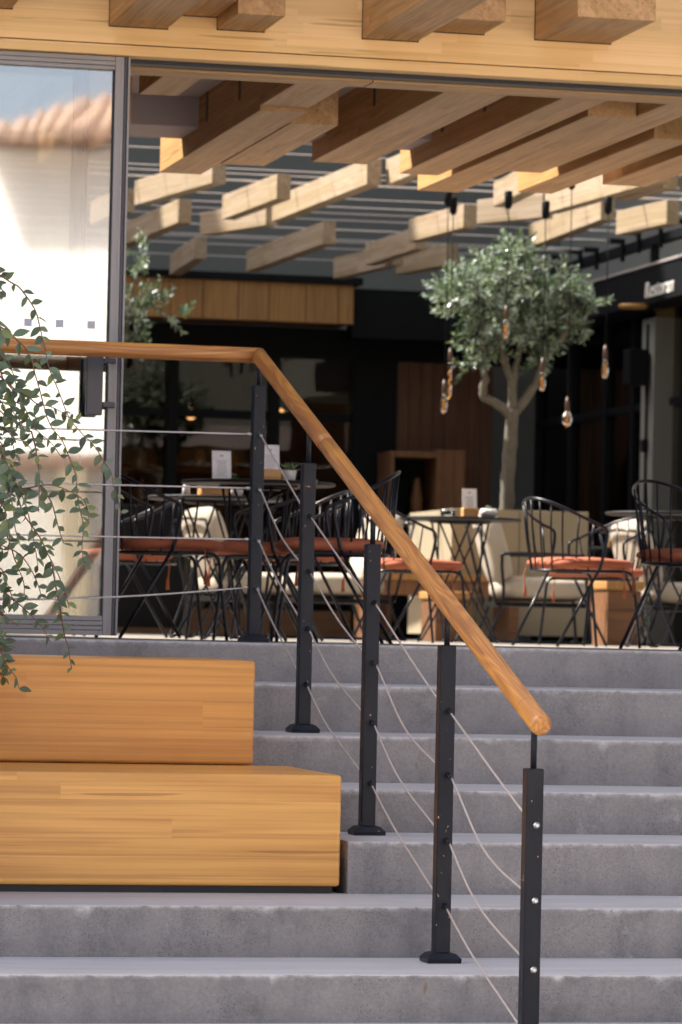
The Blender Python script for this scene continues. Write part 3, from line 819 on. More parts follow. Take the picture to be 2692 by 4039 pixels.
for i in range(5):
    x, y = PX[i], PY[i]
    p = obj('post', MB().bbox(x - HW, x + HW, y - HW, y + HW, PZB[i] + 0.022, PZT[i], 0.004), 'steel', rail)
    c = rail_z(y)
    obj('stem', MB().tube([(x, y, PZT[i] - 0.01), (x, y, c.z - 0.012)], 0.0085, 12), 'steel', p)
    pl = MB()
    z = PZB[i] + 0.001
    vs = []
    for hw, hz in ((0.050, 0.0), (0.051, 0.012), (0.038, 0.026), (0.026, 0.030)):
        vs += [(x - hw, y - hw, z + hz), (x + hw, y - hw, z + hz), (x + hw, y + hw, z + hz), (x - hw, y + hw, z + hz)]
    fs = [(3, 2, 1, 0)] + [(r * 4 + k, r * 4 + (k + 1) % 4, r * 4 + 4 + (k + 1) % 4, r * 4 + 4 + k) for r in range(3) for k in range(4)] + [(12, 13, 14, 15)]
    pl.add(vs, fs)
    obj('base_plate', pl, 'steel', p)
    for zf in FZ[i]:
        if i < 4:
            nx = Vector((PX[i + 1] - x, PY[i + 1] - y, FZ[i + 1][FZ[i].index(zf)] - zf)).normalized()
            s0 = Vector((x + 0.004, y - HW, zf))
            obj('cable_fitting', MB().tube([s0 - Vector((0, -0.004, 0)), s0 + nx * 0.012, s0 + nx * 0.03, s0 + nx * 0.034], [0.0075, 0.0075, 0.0062, 0.0045], 10), 'steel' if i else 'bolt', p)
        else:
            s0 = Vector((x + 0.004, y - HW, zf))
            obj('bolt', MB().tube([s0 + Vector((0, 0.003, 0)), s0 + Vector((0, -0.006, 0)), s0 + Vector((0, -0.0075, 0)), s0 + Vector((0, -0.012, 0))], [0.0095, 0.0095, 0.0065, 0.0045], 6), 'bolt', p)
    if i == 0:
        for zf in FZ[0]:
            s0 = Vector((x - HW, y - 0.004, zf))
            obj('cable_fitting', MB().tube([s0 + Vector((0.003, 0, 0)), s0 - Vector((0.008, 0, 0)), s0 - Vector((0.02, 0, 0))], [0.0065, 0.0065, 0.0045], 10), 'bolt', p)
SAG = [[0.0, 0.026, 0.010, 0.008], [0.005, 0.016, 0.024, 0.024], [0.006, 0.042, 0.028, 0.012], [0.003, 0.048, 0.036, 0.014]]
for i in range(4):
    for j in range(4):
        a = Vector((PX[i] + 0.004, PY[i] - HW, FZ[i][j]))
        b = Vector((PX[i + 1] + 0.001, PY[i + 1] + HW - 0.002, FZ[i + 1][j] + 0.006))
        pts = []
        for q in range(19):
            k = q / 18
            p = a.lerp(b, k); s = SAG[i][j]
            p.z -= s * (math.sin(math.pi * k) + 0.08 * math.sin(2 * math.pi * k))
            p.x += 0.15 * s * math.sin(math.pi * k * 2 + j)
            pts.append(p)
        obj('cable', MB().tube(pts, 0.0032, 6), 'cable', rail)
for j, (zf, sag) in enumerate(zip(FZ[0], (0.006, 0.006, 0.008, 0.062))):
    a = Vector((PX[0] - HW, PY[0] - 0.004, zf)); b = Vector((-3.2, 0.366, zf))
    pts = []
    for q in range(31):
        k = q / 30; p = a.lerp(b, k)
        p.z -= sag * math.sin(math.pi * min(1, k * 1.6 if j == 3 else k)) if k < 0.625 or j != 3 else 0
        pts.append(p)
    obj('cable', MB().tube(pts, 0.0032, 6), 'cable', rail)
# handrail: round timber in sections, each with its grain along its own axis
def rod(name, a, b, r, parent, end=False, mit0=None, mit1=None, seg=28):
    """cylinder in local coordinates (Z along the rod) so the grain follows it; ends cut on given planes"""
    a = Vector(a); b = Vector(b); d = b - a; L = d.length
    q = d.to_track_quat('Z', 'Y'); Mx = Matrix.Translation(a) @ q.to_matrix().to_4x4(); Mi = Mx.inverted()
    mids = [L * (q + 1) / 16 for q in range(15)]
    prof = [0.0] + mids + [L] if not end else [0.0] + mids + [L - 0.028, L - 0.020, L - 0.012, L - 0.006, L - 0.002, L]
    rad = [r] * 17 if not end else [r] * 18 + [r * 0.955, r * 0.86, r * 0.74, r * 0.6]
    vs = []
    for zi, (z, rr) in enumerate(zip(prof, rad)):
        for k in range(seg):
            t = 2 * math.pi * k / seg
            p = Vector((rr * math.cos(t), rr * math.sin(t), z))
            pl = mit0 if zi == 0 else (mit1 if zi == len(prof) - 1 else None)
            if pl is not None:
                pw = Mx @ p; dn = d.normalized()
                s = (pl[0] - pw).dot(pl[1]) / dn.dot(pl[1])
                p = Mi @ (pw + dn * s)
            vs.append(p)
    n = len(prof)
    fs = [(i * seg + k, i * seg + (k + 1) % seg, (i + 1) * seg + (k + 1) % seg, (i + 1) * seg + k) for i in range(n - 1) for k in range(seg)]
    mb = MB().add(vs, fs, True)
    mb.f += [tuple(reversed(range(seg))), tuple((n - 1) * seg + k for k in range(seg))]; mb.sm += [False, False]
    me = mesh_of(mb, name); me.materials.append(MT['rail'])
    o = bpy.data.objects.new(name, me); COL.objects.link(o)
    o.parent = parent; o.matrix_parent_inverse = Matrix.Translation(-ORG[parent]); o.matrix_world = Mx
    o.matrix_parent_inverse = Matrix.Identity(4); o.matrix_local = Matrix.Translation(-ORG[parent]) @ Mx
    return o
RR = 0.0295
d1 = Vector((1, 0, 0)); d2 = (E - A).normalized()
mp = (A, (d1 + d2).normalized())
J1 = A + (E - A) * 0.318; J2 = A + (E - A) * 0.968
gap = 0.0006
rod('handrail', (-3.2, 0.37, 1.089), A - d1 * gap, RR, rail, mit1=(A - d1 * gap, mp[1]))
rod('handrail', A + d2 * gap, J1 - d2 * gap, RR, rail, mit0=(A + d2 * gap, mp[1]))
rod('handrail', J1, E + d2 * 0.012, RR * 0.997, rail, end=True)
obj('joint_line', MB().tube([J2, J2 + d2 * 0.0012], RR * 0.997 + 0.0002, 28), 'stem', rail)

# ---------------------------------------------------------------- trailing shrub
BR=[
[(-1.540,-1.649,1.172),(-1.520,-1.681,1.158),(-1.483,-1.698,1.133),(-1.459,-1.692,1.121),(-1.430,-1.665,1.094),(-1.405,-1.631,1.070),(-1.387,-1.605,1.045),(-1.375,-1.599,1.004),(-1.370,-1.617,0.973),(-1.363,-1.649,0.932),(-1.361,-1.681,0.889),(-1.349,-1.698,0.847),(-1.331,-1.691,0.812),(-1.312,-1.665,0.778),(-1.288,-1.630,0.734),(-1.263,-1.605,0.700),(-1.229,-1.600,0.665),(-1.203,-1.618,0.638),(-1.182,-1.650,0.604),(-1.173,-1.682,0.579),(-1.149,-1.698,0.541),(-1.139,-1.691,0.497),(-1.119,-1.664,0.457),(-1.101,-1.629,0.406)],
[(-1.547,-1.727,1.004),(-1.523,-1.735,0.989),(-1.493,-1.719,0.975),(-1.460,-1.687,0.953),(-1.427,-1.655,0.929),(-1.404,-1.636,0.893),(-1.393,-1.641,0.849),(-1.382,-1.667,0.803),(-1.375,-1.701,0.758),(-1.366,-1.728,0.713),(-1.350,-1.735,0.677),(-1.325,-1.718,0.651),(-1.303,-1.687,0.629),(-1.271,-1.654,0.569),(-1.250,-1.636,0.521),(-1.250,-1.642,0.477),(-1.242,-1.667,0.421),(-1.235,-1.702,0.368),(-1.242,-1.728,0.298),(-1.238,-1.735,0.257),(-1.230,-1.718,0.222)],
[(-1.530,-1.710,0.772),(-1.511,-1.686,0.765),(-1.436,-1.652,0.750),(-1.409,-1.623,0.717),(-1.382,-1.615,0.674),(-1.333,-1.629,0.631),(-1.307,-1.660,0.588)],
[(-1.498,-1.700,0.822),(-1.481,-1.666,0.775),(-1.469,-1.645,0.763),(-1.465,-1.646,0.708),(-1.470,-1.669,0.658),(-1.460,-1.703,0.589)],
[(-1.403,-1.657,0.666),(-1.386,-1.645,0.614),(-1.383,-1.656,0.585),(-1.379,-1.686,0.529),(-1.382,-1.720,0.445),(-1.386,-1.742,0.406)],
[(-1.512,-1.580,0.442),(-1.491,-1.600,0.454),(-1.455,-1.634,0.473),(-1.404,-1.664,0.485),(-1.337,-1.678,0.495),(-1.266,-1.668,0.472),(-1.229,-1.639,0.452),(-1.207,-1.605,0.424),(-1.198,-1.582,0.385)],
[(-1.487,-1.608,0.592),(-1.471,-1.642,0.520),(-1.445,-1.667,0.459),(-1.425,-1.670,0.404),(-1.391,-1.651,0.361),(-1.357,-1.618,0.322),(-1.334,-1.587,0.285),(-1.309,-1.572,0.244),(-1.290,-1.580,0.205),(-1.285,-1.608,0.177),(-1.276,-1.643,0.143),(-1.268,-1.667,0.103)],
[(-1.315,-1.593,0.243),(-1.305,-1.609,0.174),(-1.291,-1.603,0.119),(-1.281,-1.576,0.089),(-1.269,-1.542,0.051),(-1.256,-1.516,0.009),(-1.245,-1.511,-0.016),(-1.240,-1.529,-0.060),(-1.239,-1.562,-0.092)],
[(-1.376,-1.701,0.487),(-1.359,-1.684,0.472),(-1.332,-1.652,0.441),(-1.312,-1.620,0.395),(-1.297,-1.602,0.354),(-1.282,-1.607,0.310)],
[(-1.515,-1.669,0.379),(-1.494,-1.635,0.362),(-1.461,-1.607,0.322),(-1.439,-1.598,0.260),(-1.424,-1.613,0.221),(-1.413,-1.645,0.180),(-1.416,-1.678,0.144)],
[(-1.519,-1.712,0.306),(-1.500,-1.692,0.300),(-1.445,-1.694,0.277),(-1.412,-1.717,0.239),(-1.390,-1.751,0.191),(-1.380,-1.780,0.152),(-1.375,-1.789,0.136)],
[(-1.504,-1.626,0.174),(-1.489,-1.638,0.162),(-1.451,-1.668,0.129),(-1.414,-1.702,0.095),(-1.389,-1.724,0.068),(-1.361,-1.723,0.038),(-1.332,-1.701,-0.005)],
[(-1.512,-1.694,0.097),(-1.500,-1.727,0.090),(-1.476,-1.757,0.066),(-1.444,-1.770,0.042)],
[(-1.510,-1.698,0.017),(-1.497,-1.722,0.003),(-1.466,-1.725,-0.029)],
[(-1.516,-1.746,-0.007),(-1.499,-1.739,-0.030),(-1.478,-1.712,-0.068),(-1.460,-1.678,-0.091),(-1.432,-1.652,-0.120),(-1.421,-1.648,-0.155)],
[(-1.504,-1.671,-0.088),(-1.483,-1.638,-0.108),(-1.462,-1.606,-0.136)],
[(-1.529,-1.682,0.870),(-1.508,-1.654,0.854),(-1.490,-1.647,0.817),(-1.480,-1.662,0.776),(-1.475,-1.694,0.733),(-1.450,-1.726,0.693),(-1.427,-1.745,0.645)],
[(-1.461,-1.676,0.796),(-1.449,-1.679,0.789),(-1.422,-1.702,0.772),(-1.399,-1.737,0.749),(-1.368,-1.765,0.742),(-1.330,-1.774,0.726),(-1.305,-1.760,0.710),(-1.272,-1.729,0.703)],
[(-1.520,-1.645,0.695),(-1.491,-1.675,0.670),(-1.462,-1.709,0.637),(-1.433,-1.730,0.625),(-1.391,-1.729,0.582)],
[(-1.528,-1.716,0.643),(-1.515,-1.747,0.610),(-1.492,-1.759,0.554),(-1.464,-1.748,0.499),(-1.419,-1.718,0.453)],
[(-1.530,-1.746,0.553),(-1.505,-1.749,0.506),(-1.468,-1.728,0.427),(-1.453,-1.695,0.356),(-1.431,-1.664,0.301)],
[(-1.524,-1.670,0.742),(-1.479,-1.642,0.713),(-1.424,-1.608,0.684),(-1.371,-1.583,0.670),(-1.345,-1.579,0.639)],
[(-1.517,-1.711,0.242),(-1.488,-1.678,0.211),(-1.460,-1.662,0.155),(-1.443,-1.668,0.107)],
[(-1.526,-1.649,0.921),(-1.483,-1.641,0.891),(-1.459,-1.657,0.826),(-1.455,-1.689,0.776)],
[(-1.526,-1.611,1.135),(-1.504,-1.635,1.110),(-1.512,-1.669,1.074)],
[(-1.511,-1.617,0.518),(-1.467,-1.651,0.502),(-1.428,-1.671,0.454),(-1.401,-1.670,0.374),(-1.380,-1.647,0.295),(-1.365,-1.613,0.239)],
[(-1.530,-1.762,0.449),(-1.498,-1.774,0.393),(-1.479,-1.762,0.330),(-1.481,-1.733,0.266)],
]
def leaf_mesh(name, L, W, fold, curl, mat):
    n = 6
    vs = []; fs = []
    for i in range(n + 1):
        k = i / n
        wd = W * 0.5 * (math.sin(math.pi * k ** 0.85) ** 0.9 if 0 < k < 1 else 0.0)
        z = -curl * L * (k ** 2)
        vs += [(k * L, -wd, z + wd * fold), (k * L, 0, z), (k * L, wd, z + wd * fold)]
    for i in range(n):
        a = i * 3
        fs += [(a, a + 3, a + 4, a + 1), (a + 1, a + 4, a + 5, a + 2)]
    me = mesh_of(MB().add(vs, fs, True), name); me.materials.append(MT[mat]); return me
LEAVES = [leaf_mesh('leaf', 0.054, 0.027, 0.30, 0.12, 'leafA'), leaf_mesh('leaf', 0.047, 0.026, 0.35, 0.2, 'leafA'), leaf_mesh('leaf', 0.050, 0.021, 0.5, 0.05, 'leafA'), leaf_mesh('leaf', 0.036, 0.019, 0.4, 0.1, 'leafA')]
pw = thing('planter_wall', 'unseen raised concrete planter wall left of the benches, blocking low light', 'planter', (-3.0, -1.6, GZ))  # out of view; carries the shrub, added to block low light
obj('wall', MB().bbox(-4.4, -2.0, -2.7, -0.02, GZ, 1.28, 0.02), 'concrete', pw)
obj('soil', MB().box(-4.3, -2.1, -2.6, -0.12, 1.281, 1.30), 'soil', pw)
shrub = thing('trailing_shrub', 'trailing shrub with small grey green leaves arching in from the left', 'shrub', (-1.9, -1.65, -0.4))
rs = random.Random(5)
nleaf = 0
small = MB()
for bi, L in enumerate(BR):
    L = [(-2.04, L[0][1] + 0.05, min(1.31, L[0][2] + 0.5)), (-1.86, L[0][1], min(1.38, L[0][2] + 0.32))] + L if L[0][0] < -1.45 else L
    pts = smooth_path(L, 4)
    n = len(pts)
    st = obj('stem', MB().tube(pts, [0.0026 * (1 - 0.65 * i / n) + 0.0004 for i in range(n)], 6), 'stem', shrub)
    # leaves alternate along the stem
    acc = 0.0; side = 1; nextd = 0.012
    first = next((q for q in range(n) if pts[q].x > -1.62), n)
    for i in range(max(1, first), n):
        acc += (pts[i] - pts[i - 1]).length
        while acc > nextd:
            nextd += rs.uniform(0.022, 0.041)
            side = -side
            for rep in range(2 if rs.random() < 0.3 else 1):
                T = (pts[i] - pts[i - 1]).normalized()
                sd = Vector((-T.z, 0, T.x)) * side * (1 if rep == 0 else -1)
                ax = (T * rs.uniform(0.1, 1.0) + sd * rs.uniform(0.5, 1.1) + Vector((0, rs.uniform(-0.8, 0.35), rs.uniform(-0.35, 0.15)))).normalized()
                nr = Vector((rs.uniform(-0.7, 0.7), rs.uniform(-1.6, -0.3), rs.uniform(-0.1, 1.0)))
                nr = (nr - ax * nr.dot(ax)).normalized()
                Rm = Matrix((ax, nr.cross(ax), nr)).transposed().to_4x4()
                sc = rs.uniform(0.65, 1.18) * (1.0 - 0.25 * (i / n))
                Rm = Matrix.Translation(pts[i] - ORG[shrub]) @ Rm @ Matrix.Scale(sc, 4)
                me = LEAVES[rs.choice((0, 0, 1, 1, 2, 3))]
                nleaf += 1
                if nleaf % 4 == 0:
                    small.add([Rm @ v.co for v in me.vertices], [tuple(f.vertices) for f in me.polygons], True)
                    continue
                o = bpy.data.objects.new('leaf', me); COL.objects.link(o)
                o.parent = st; o.matrix_local = Rm
small.v = [tuple(Vector(v) + ORG[shrub]) for v in small.v]
tag(obj('foliage', small, 'leafA', shrub), kind='stuff')

# ---------------------------------------------------------------- café chairs
def make_chair(label):
    t = thing('cafe_chair', label, 'chair', (0, 0, 0), 'black wire chairs with rust cushions')
    r = 0.0078
    def hoop():
        half = [(-0.02, 0.24, 0.375), (0.0, 0.248, 0.46), (0.012, 0.25, 0.535), (0.0, 0.25, 0.572), (-0.06, 0.248, 0.597), (-0.15, 0.222, 0.640), (-0.225, 0.15, 0.685), (-0.262, 0.07, 0.708), (-0.27, 0.0, 0.714)]
        return smooth_path(half + [(x, -y, z) for x, y, z in reversed(half[:-1])], 5)
    H = hoop()
    obj('back_hoop', MB().tube(H, r, 10), 'chair', t)
    for s in (1, -1):
        obj('leg', MB().tube([(-0.235, s * 0.215, 0.0), (-0.02, s * 0.24, 0.378)], r, 8), 'chair', t)
        pth = smooth_path([(0.235, s * 0.205, 0.0), (0.205, s * 0.2, 0.25), (0.196, s * 0.2, 0.325), (0.178, s * 0.2, 0.356), (0.14, s * 0.2, 0.366), (0.0, s * 0.205, 0.366)], 5)
        obj('leg', MB().tube(pth, r, 8), 'chair', t)
    ring = []
    for k in range(33):
        a = math.pi / 2 + math.pi * k / 32
        ring.append((-0.0 + 0.235 * math.cos(a), 0.205 * math.sin(a) / abs(math.sin(a) if abs(math.sin(a)) > 1 else 1), 0.366))
    obj('seat_rim', MB().tube(ring, 0.006, 8), 'chair', t)
    obj('seat_rim', MB().tube([(0.14, -0.2, 0.366), (0.14, 0.2, 0.366)], 0.006, 8), 'chair', t)
    for k in range(11):
        u = (k + 1) / 12
        a = math.pi / 2 + math.pi * u
        p0 = Vector((0.235 * math.cos(a), 0.205 * math.sin(a), 0.366))
        tgt = min(H, key=lambda q: abs(math.atan2(q.y, q.x + 0.05) % (2 * math.pi) - (math.atan2(p0.y, p0.x + 0.05) % (2 * math.pi))) + (9 if q.z < 0.55 else 0))
        obj('spindle', MB().tube([p0, p0.lerp(tgt, 0.5) + Vector((-0.004, 0, 0)), tgt], 0.0045, 6), 'chair', t)
    # cushion: rounded square pillow
    vs = []; fs = []; n = 40
    prof = [(0.55, 0.0), (0.9, 0.002), (1.0, 0.018), (1.0, 0.032), (0.92, 0.048), (0.6, 0.055), (0.2, 0.057)]
    for rr, z in prof:
        for k in range(n):
            a = 2 * math.pi * k / n; c, s_ = math.cos(a), math.sin(a)
            q = (abs(c) ** 4.5 + abs(s_) ** 4.5) ** (-1 / 4.5)
            vs.append((0.012 + 0.222 * rr * c * q, 0.222 * rr * s_ * q, 0.376 + z + 0.003 * math.sin(3 * a)))
    m = len(prof)
    fs = [(i * n + k, i * n + (k + 1) % n, (i + 1) * n + (k + 1) % n, (i + 1) * n + k) for i in range(m - 1) for k in range(n)]
    mb = MB().add(vs, fs, True); mb.f += [tuple(reversed(range(n))), tuple((m - 1) * n + k for k in range(n))]; mb.sm += [True, True]
    cu = obj('cushion', mb, 'rust', t)
    for s in (1, -1):
        for xx in ((-0.17,) if s > 0 else (0.13,)):
            obj('tie', MB().tube([(xx, s * 0.212, 0.385), (xx - 0.004, s * 0.222, 0.345), (xx, s * 0.222, 0.30), (xx + 0.003, s * 0.221, 0.28), (xx + 0.002, s * 0.22, 0.235)], [0.003, 0.003, 0.003, 0.007, 0.009], 6), 'rust', cu)
    return t
CH = [(-0.235, 2.34, 4, 'black wire chair with rust cushion nearest the glass door frame, facing right'),
      (0.235, 2.72, 186, 'black wire chair with rust cushion half hidden behind the topmost railing post'),
      (0.360, 1.70, 171, 'black wire chair with rust cushion with its hoop back right under the handrail'),
      (1.640, 5.45, 12, 'black wire chair with sunlit rust cushion just behind the middle of the handrail'),
      (2.150, 4.15, 14, 'black wire chair with sunlit rust cushion and hanging tassels, right of the round table'),
      (1.990, 1.85, 18, 'black wire chair with rust cushion cut by the right edge of the picture'),
      (2.930, 6.40, 200, 'black wire chair with sunlit arm hoop, behind the tasselled chair on the right'),
      (0.690, 3.95, 188, 'black wire chair with its hoop showing behind the second railing post'),
      (0.060, 4.90, 178, 'black wire chair with sunlit arms, deep behind the chair by the glass door')]
proto = make_chair(CH[0][3])
for i, (x, y, a, lb) in enumerate(CH):
    if i: dup(proto, (x, y, 0.001), math.radians(a), lb)
proto.location = (CH[0][0], CH[0][1], 0.001); proto.rotation_euler = (0, 0, math.radians(CH[0][2]))

# ---------------------------------------------------------------- café tables
def make_table(label, R=0.345):
    t = thing('cafe_table', label, 'table', (0, 0, 0), 'round black café tables')
    obj('table_top', MB().lathe([(R - 0.012, 0.690), (R, 0.694), (R, 0.702), (R - 0.006, 0.706)], n=48), 'tabletop', t)
    obj('ring', MB().tube([(0.17 * math.cos(a), 0.17 * math.sin(a), 0.682) for a in [k * math.pi / 12 for k in range(25)]], 0.007, 6), 'chair', t)
    for k in range(4):
        a = k * math.pi / 2 + 0.35
        def P(r, an, z): return (r * math.cos(an), r * math.sin(an), z)
        pth = smooth_path([P(0.17, a, 0.682), P(0.12, a + 0.95, 0.36), P(0.205, a + 1.9, 0.05), P(0.225, a + 2.0, 0.012), P(0.23, a + 2.12, 0.006), P(0.225, a + 2.24, 0.012), P(0.205, a + 2.34, 0.05), P(0.12, a + 3.29, 0.36), P(0.17, a + 4.24, 0.682)], 5)
        obj('leg', MB().tube(pth, 0.006, 8), 'chair', t)
    return t
TB = [(0.297, 2.93, 'round black café table behind the topmost railing post, with menus and a succulent', 0.3),
      (0.515, 5.03, 'round black café table further back on the left, with a white shaker', 1.0),
      (2.354, 7.18, 'round black café table in the middle, with a menu card and glass ashtray', 0.2),
      (3.02, 5.39, 'round black café table near the right edge of the picture', 0.7),
      (5.15, 13.2, 'round black café table far back on the right', 0.4)]
tp = make_table(TB[0][2])
for i, (x, y, lb, a) in enumerate(TB):
    if i: dup(tp, (x, y, 0.001), a, lb)
tp.location = (TB[0][0], TB[0][1], 0.001); tp.rotation_euler = (0, 0, TB[0][3])
TZ = 0.7075

def menu(x, y, rz, label, stand=True, h=0.126, z=TZ):
    t = thing('menu_card', label, 'menu', (x, y, z), 'menu cards')
    z0 = 0.034 if stand else 0.002
    c = obj('card', MB().box(-0.044, 0.044, -0.0008, 0.0008, 0, h), 'card', t)
    c.location = (0, 0, z0); c.rotation_euler = (math.radians(-6), 0, 0)
    # card was built around the world origin: put its verts back
    for v in c.data.vertices: v.co += ORG[t]
    if stand:
        b = obj('wooden_stand', MB().bbox(-0.047, 0.047, -0.022, 0.022, 0, 0.05, 0.004), 'block', t)
        for v in b.data.vertices: v.co += ORG[t]
    t.rotation_euler = (0, 0, rz)
    return t
def pot(x, y, label, r=0.036, h=0.055, plant=0.05, bowl=False, z=TZ, seed=1):
    t = thing('potted_succulent', label, 'plant', (x, y, z), 'small potted succulents')
    if bowl: prof = [(r * 0.55, 0), (r * 0.95, h * 0.3), (r, h * 0.6), (r * 0.8, h), (r * 0.7, h), (r * 0.75, h * 0.8)]
    else: prof = [(r * 0.72, 0), (r * 0.78, 0.003), (r, h * 0.98), (r * 0.98, h), (r * 0.9, h), (r * 0.88, h * 0.85)]
    obj('pot', MB().lathe(prof, (x, y, z), 24), 'white', t)
    obj('soil', MB().lathe([(0.001, h * 0.88), (r * 0.8, h * 0.88)], (x, y, z), 16), 'soil', t)
    mb = MB(); rr = random.Random(seed)
    for ring, (nn, el, L) in enumerate([(9, 0.25, 1.0), (8, 0.7, 0.95), (6, 1.1, 0.8), (3, 1.4, 0.6)]):
        for k in range(nn):
            a = 2 * math.pi * (k + 0.5 * ring) / nn + rr.uniform(-.2, .2)
            d = Vector((math.cos(a) * math.cos(el), math.sin(a) * math.cos(el), math.sin(el)))
            sd = Vector((-math.sin(a), math.cos(a), 0)); upv = d.cross(sd) * -1
            l = plant * L * rr.uniform(0.85, 1.1); wd = plant * 0.17
            b = Vector((x, y, z + h * 0.88)) + d * 0.004
            vs = [b, b + d * l * 0.6 + sd * wd, b + d * l, b + d * l * 0.6 - sd * wd, b + d * l * 0.55 + upv * wd * 0.5]
            mb.add(vs, [(0, 1, 4), (1, 2, 4), (2, 3, 4), (3, 0, 4), (0, 3, 2, 1)], True)
    obj('rosette', mb, 'succ', t)
    return t
menu(0.105, 2.80, 0.12, 'white menu card on the left table, left of the topmost post', False)
menu(0.318, 2.78, 0.12, 'white menu card in a wooden stand just behind the topmost post')
pot(0.408, 2.80, 'green succulent in a white pot between the two top posts', 0.034, 0.05, 0.052, seed=2)
pot(0.185, 2.98, 'small spiky succulent behind the left menu card', 0.03, 0.012, 0.035, seed=3)
menu(2.36, 7.0, 0.15, 'white menu card in a wooden stand on the middle table', True)
pot(2.475, 7.02, 'low green succulent in a round white bowl on the middle table', 0.052, 0.05, 0.03, True, seed=4)
ash = thing('glass_ashtray', 'clear round glass ashtray on the middle table', 'ashtray', (2.235, 7.0, TZ))
obj('bowl', MB().lathe([(0.034, 0), (0.042, 0.004), (0.043, 0.036), (0.036, 0.036), (0.035, 0.010), (0.001, 0.008)], (2.235, 7.0, TZ), 24), 'clear', ash)
obj('rim', MB().tube([(2.235 + 0.04 * math.cos(a), 7.0 + 0.04 * math.sin(a), TZ + 0.036) for a in [k * math.pi / 12 for k in range(25)]], 0.003, 6), 'bolt', ash)
sk = thing('salt_shaker', 'small white shaker on the rear left table', 'shaker', (0.335, 4.85, TZ))
obj('body', MB().lathe([(0.018, 0), (0.02, 0.003), (0.019, 0.045), (0.014, 0.05)], (0.335, 4.85, TZ), 16), 'white', sk)
obj('lid', MB().lathe([(0.0145, 0.0505), (0.016, 0.054), (0.012, 0.062), (0.002, 0.064)], (0.335, 4.85, TZ), 16), 'bolt', sk)
wb = thing('wooden_box', 'low pale wooden box on the rear left table', 'box', (0.47, 4.85, TZ))
obj('base', MB().bbox(0.40, 0.54, 4.80, 4.90, TZ, TZ + 0.036, 0.004), 'block', wb)
obj('lid', MB().bbox(0.398, 0.542, 4.798, 4.902, TZ + 0.037, TZ + 0.047, 0.003), 'block', wb)
pot(0.59, 4.86, 'small white pot right of the wooden box on the rear left table', 0.036, 0.045, 0.03, seed=6)
menu(5.05, 13.0, 0.1, 'white menu card on the far right table', True)

# ---------------------------------------------------------------- lounge chairs
def pillow(cx, cy, cz, sx, sy, sz, p=3.5, n=24):
    vs = []; m = 12
    for i in range(1, m):
        ph = math.pi * i / m
        for k in range(n):
            th = 2 * math.pi * k / n
            c, s_ = math.cos(th), math.sin(th)
            q = (abs(c) ** p + abs(s_) ** p) ** (-1 / p)
            sp, cp = math.sin(ph), math.cos(ph)
            e = math.copysign(abs(cp) ** 0.6, cp)
            r = abs(sp) ** 0.45
            vs.append((cx + sx * r * c * q, cy + sy * r * s_ * q, cz + sz * e))
    fs = [(i * n + k, i * n + (k + 1) % n, (i + 1) * n + (k + 1) % n, (i + 1) * n + k) for i in range(m - 2) for k in range(n)]
    fs = [tuple(reversed(f)) for f in fs]
    mb = MB().add(vs, fs, True); mb.f += [tuple(range(n)), tuple((m - 2) * n + k for k in reversed(range(n)))]; mb.sm += [True, True]
    return mb
def make_lounge(label):
    t = thing('lounge_armchair', label, 'armchair', (0, 0, 0), 'lounge armchairs with cream cushions')
    obj('seat_cushion', pillow(0.02, 0, 0.335, 0.30, 0.29, 0.075), 'cream', t)
    b = pillow(0, 0, 0, 0.075, 0.27, 0.23)
    b.xform(Matrix.Translation((-0.27, 0, 0.58)) @ Matrix.Rotation(math.radians(-16), 4, 'Y'))
    obj('back_cushion', b, 'cream', t)
    for s in (1, -1):
        pth = smooth_path([(-0.36, s * 0.31, 0.008), (-0.33, s * 0.31, 0.03), (-0.24, s * 0.31, 0.26), (-0.25, s * 0.31, 0.5), (-0.2, s * 0.31, 0.545), (0.2, s * 0.31, 0.54), (0.25, s * 0.31, 0.5), (0.3, s * 0.31, 0.06), (0.28, s * 0.31, 0.012), (0.2, s * 0.31, 0.008), (-0.36, s * 0.31, 0.008)], 5)
        obj('arm_frame', MB().tube(pth, 0.010, 8), 'chair', t)
    obj('seat_frame', MB().bbox(-0.28, 0.29, -0.30, 0.30, 0.225, 0.252, 0.006), 'black', t)
    obj('back_bar', MB().tube([(-0.40, -0.3, 0.72), (-0.41, 0, 0.735), (-0.40, 0.3, 0.72)], 0.009, 8).tube([(-0.28, -0.3, 0.24), (-0.40, -0.3, 0.72)], 0.009, 8).tube([(-0.28, 0.3, 0.24), (-0.40, 0.3, 0.72)], 0.009, 8), 'chair', t)
    return t
LC = [(3.30, 8.92, -8, 'cream cushioned lounge armchair right of the middle table, facing right'),
      (2.12, 9.30, 188, 'cream cushioned lounge armchair behind the third railing post'),
      (1.66, 9.75, 10, 'cream cushioned lounge armchair seen between the two top railing posts'),
      (4.42, 9.60, 5, 'cream cushioned lounge armchair low at the right edge of the picture')]
lp = make_lounge(LC[0][3])
for i, (x, y, a, lb) in enumerate(LC):
    if i: dup(lp, (x, y, 0.001), math.radians(a), lb)
lp.location = (LC[0][0], LC[0][1], 0.001); lp.rotation_euler = (0, 0, math.radians(LC[0][2]))

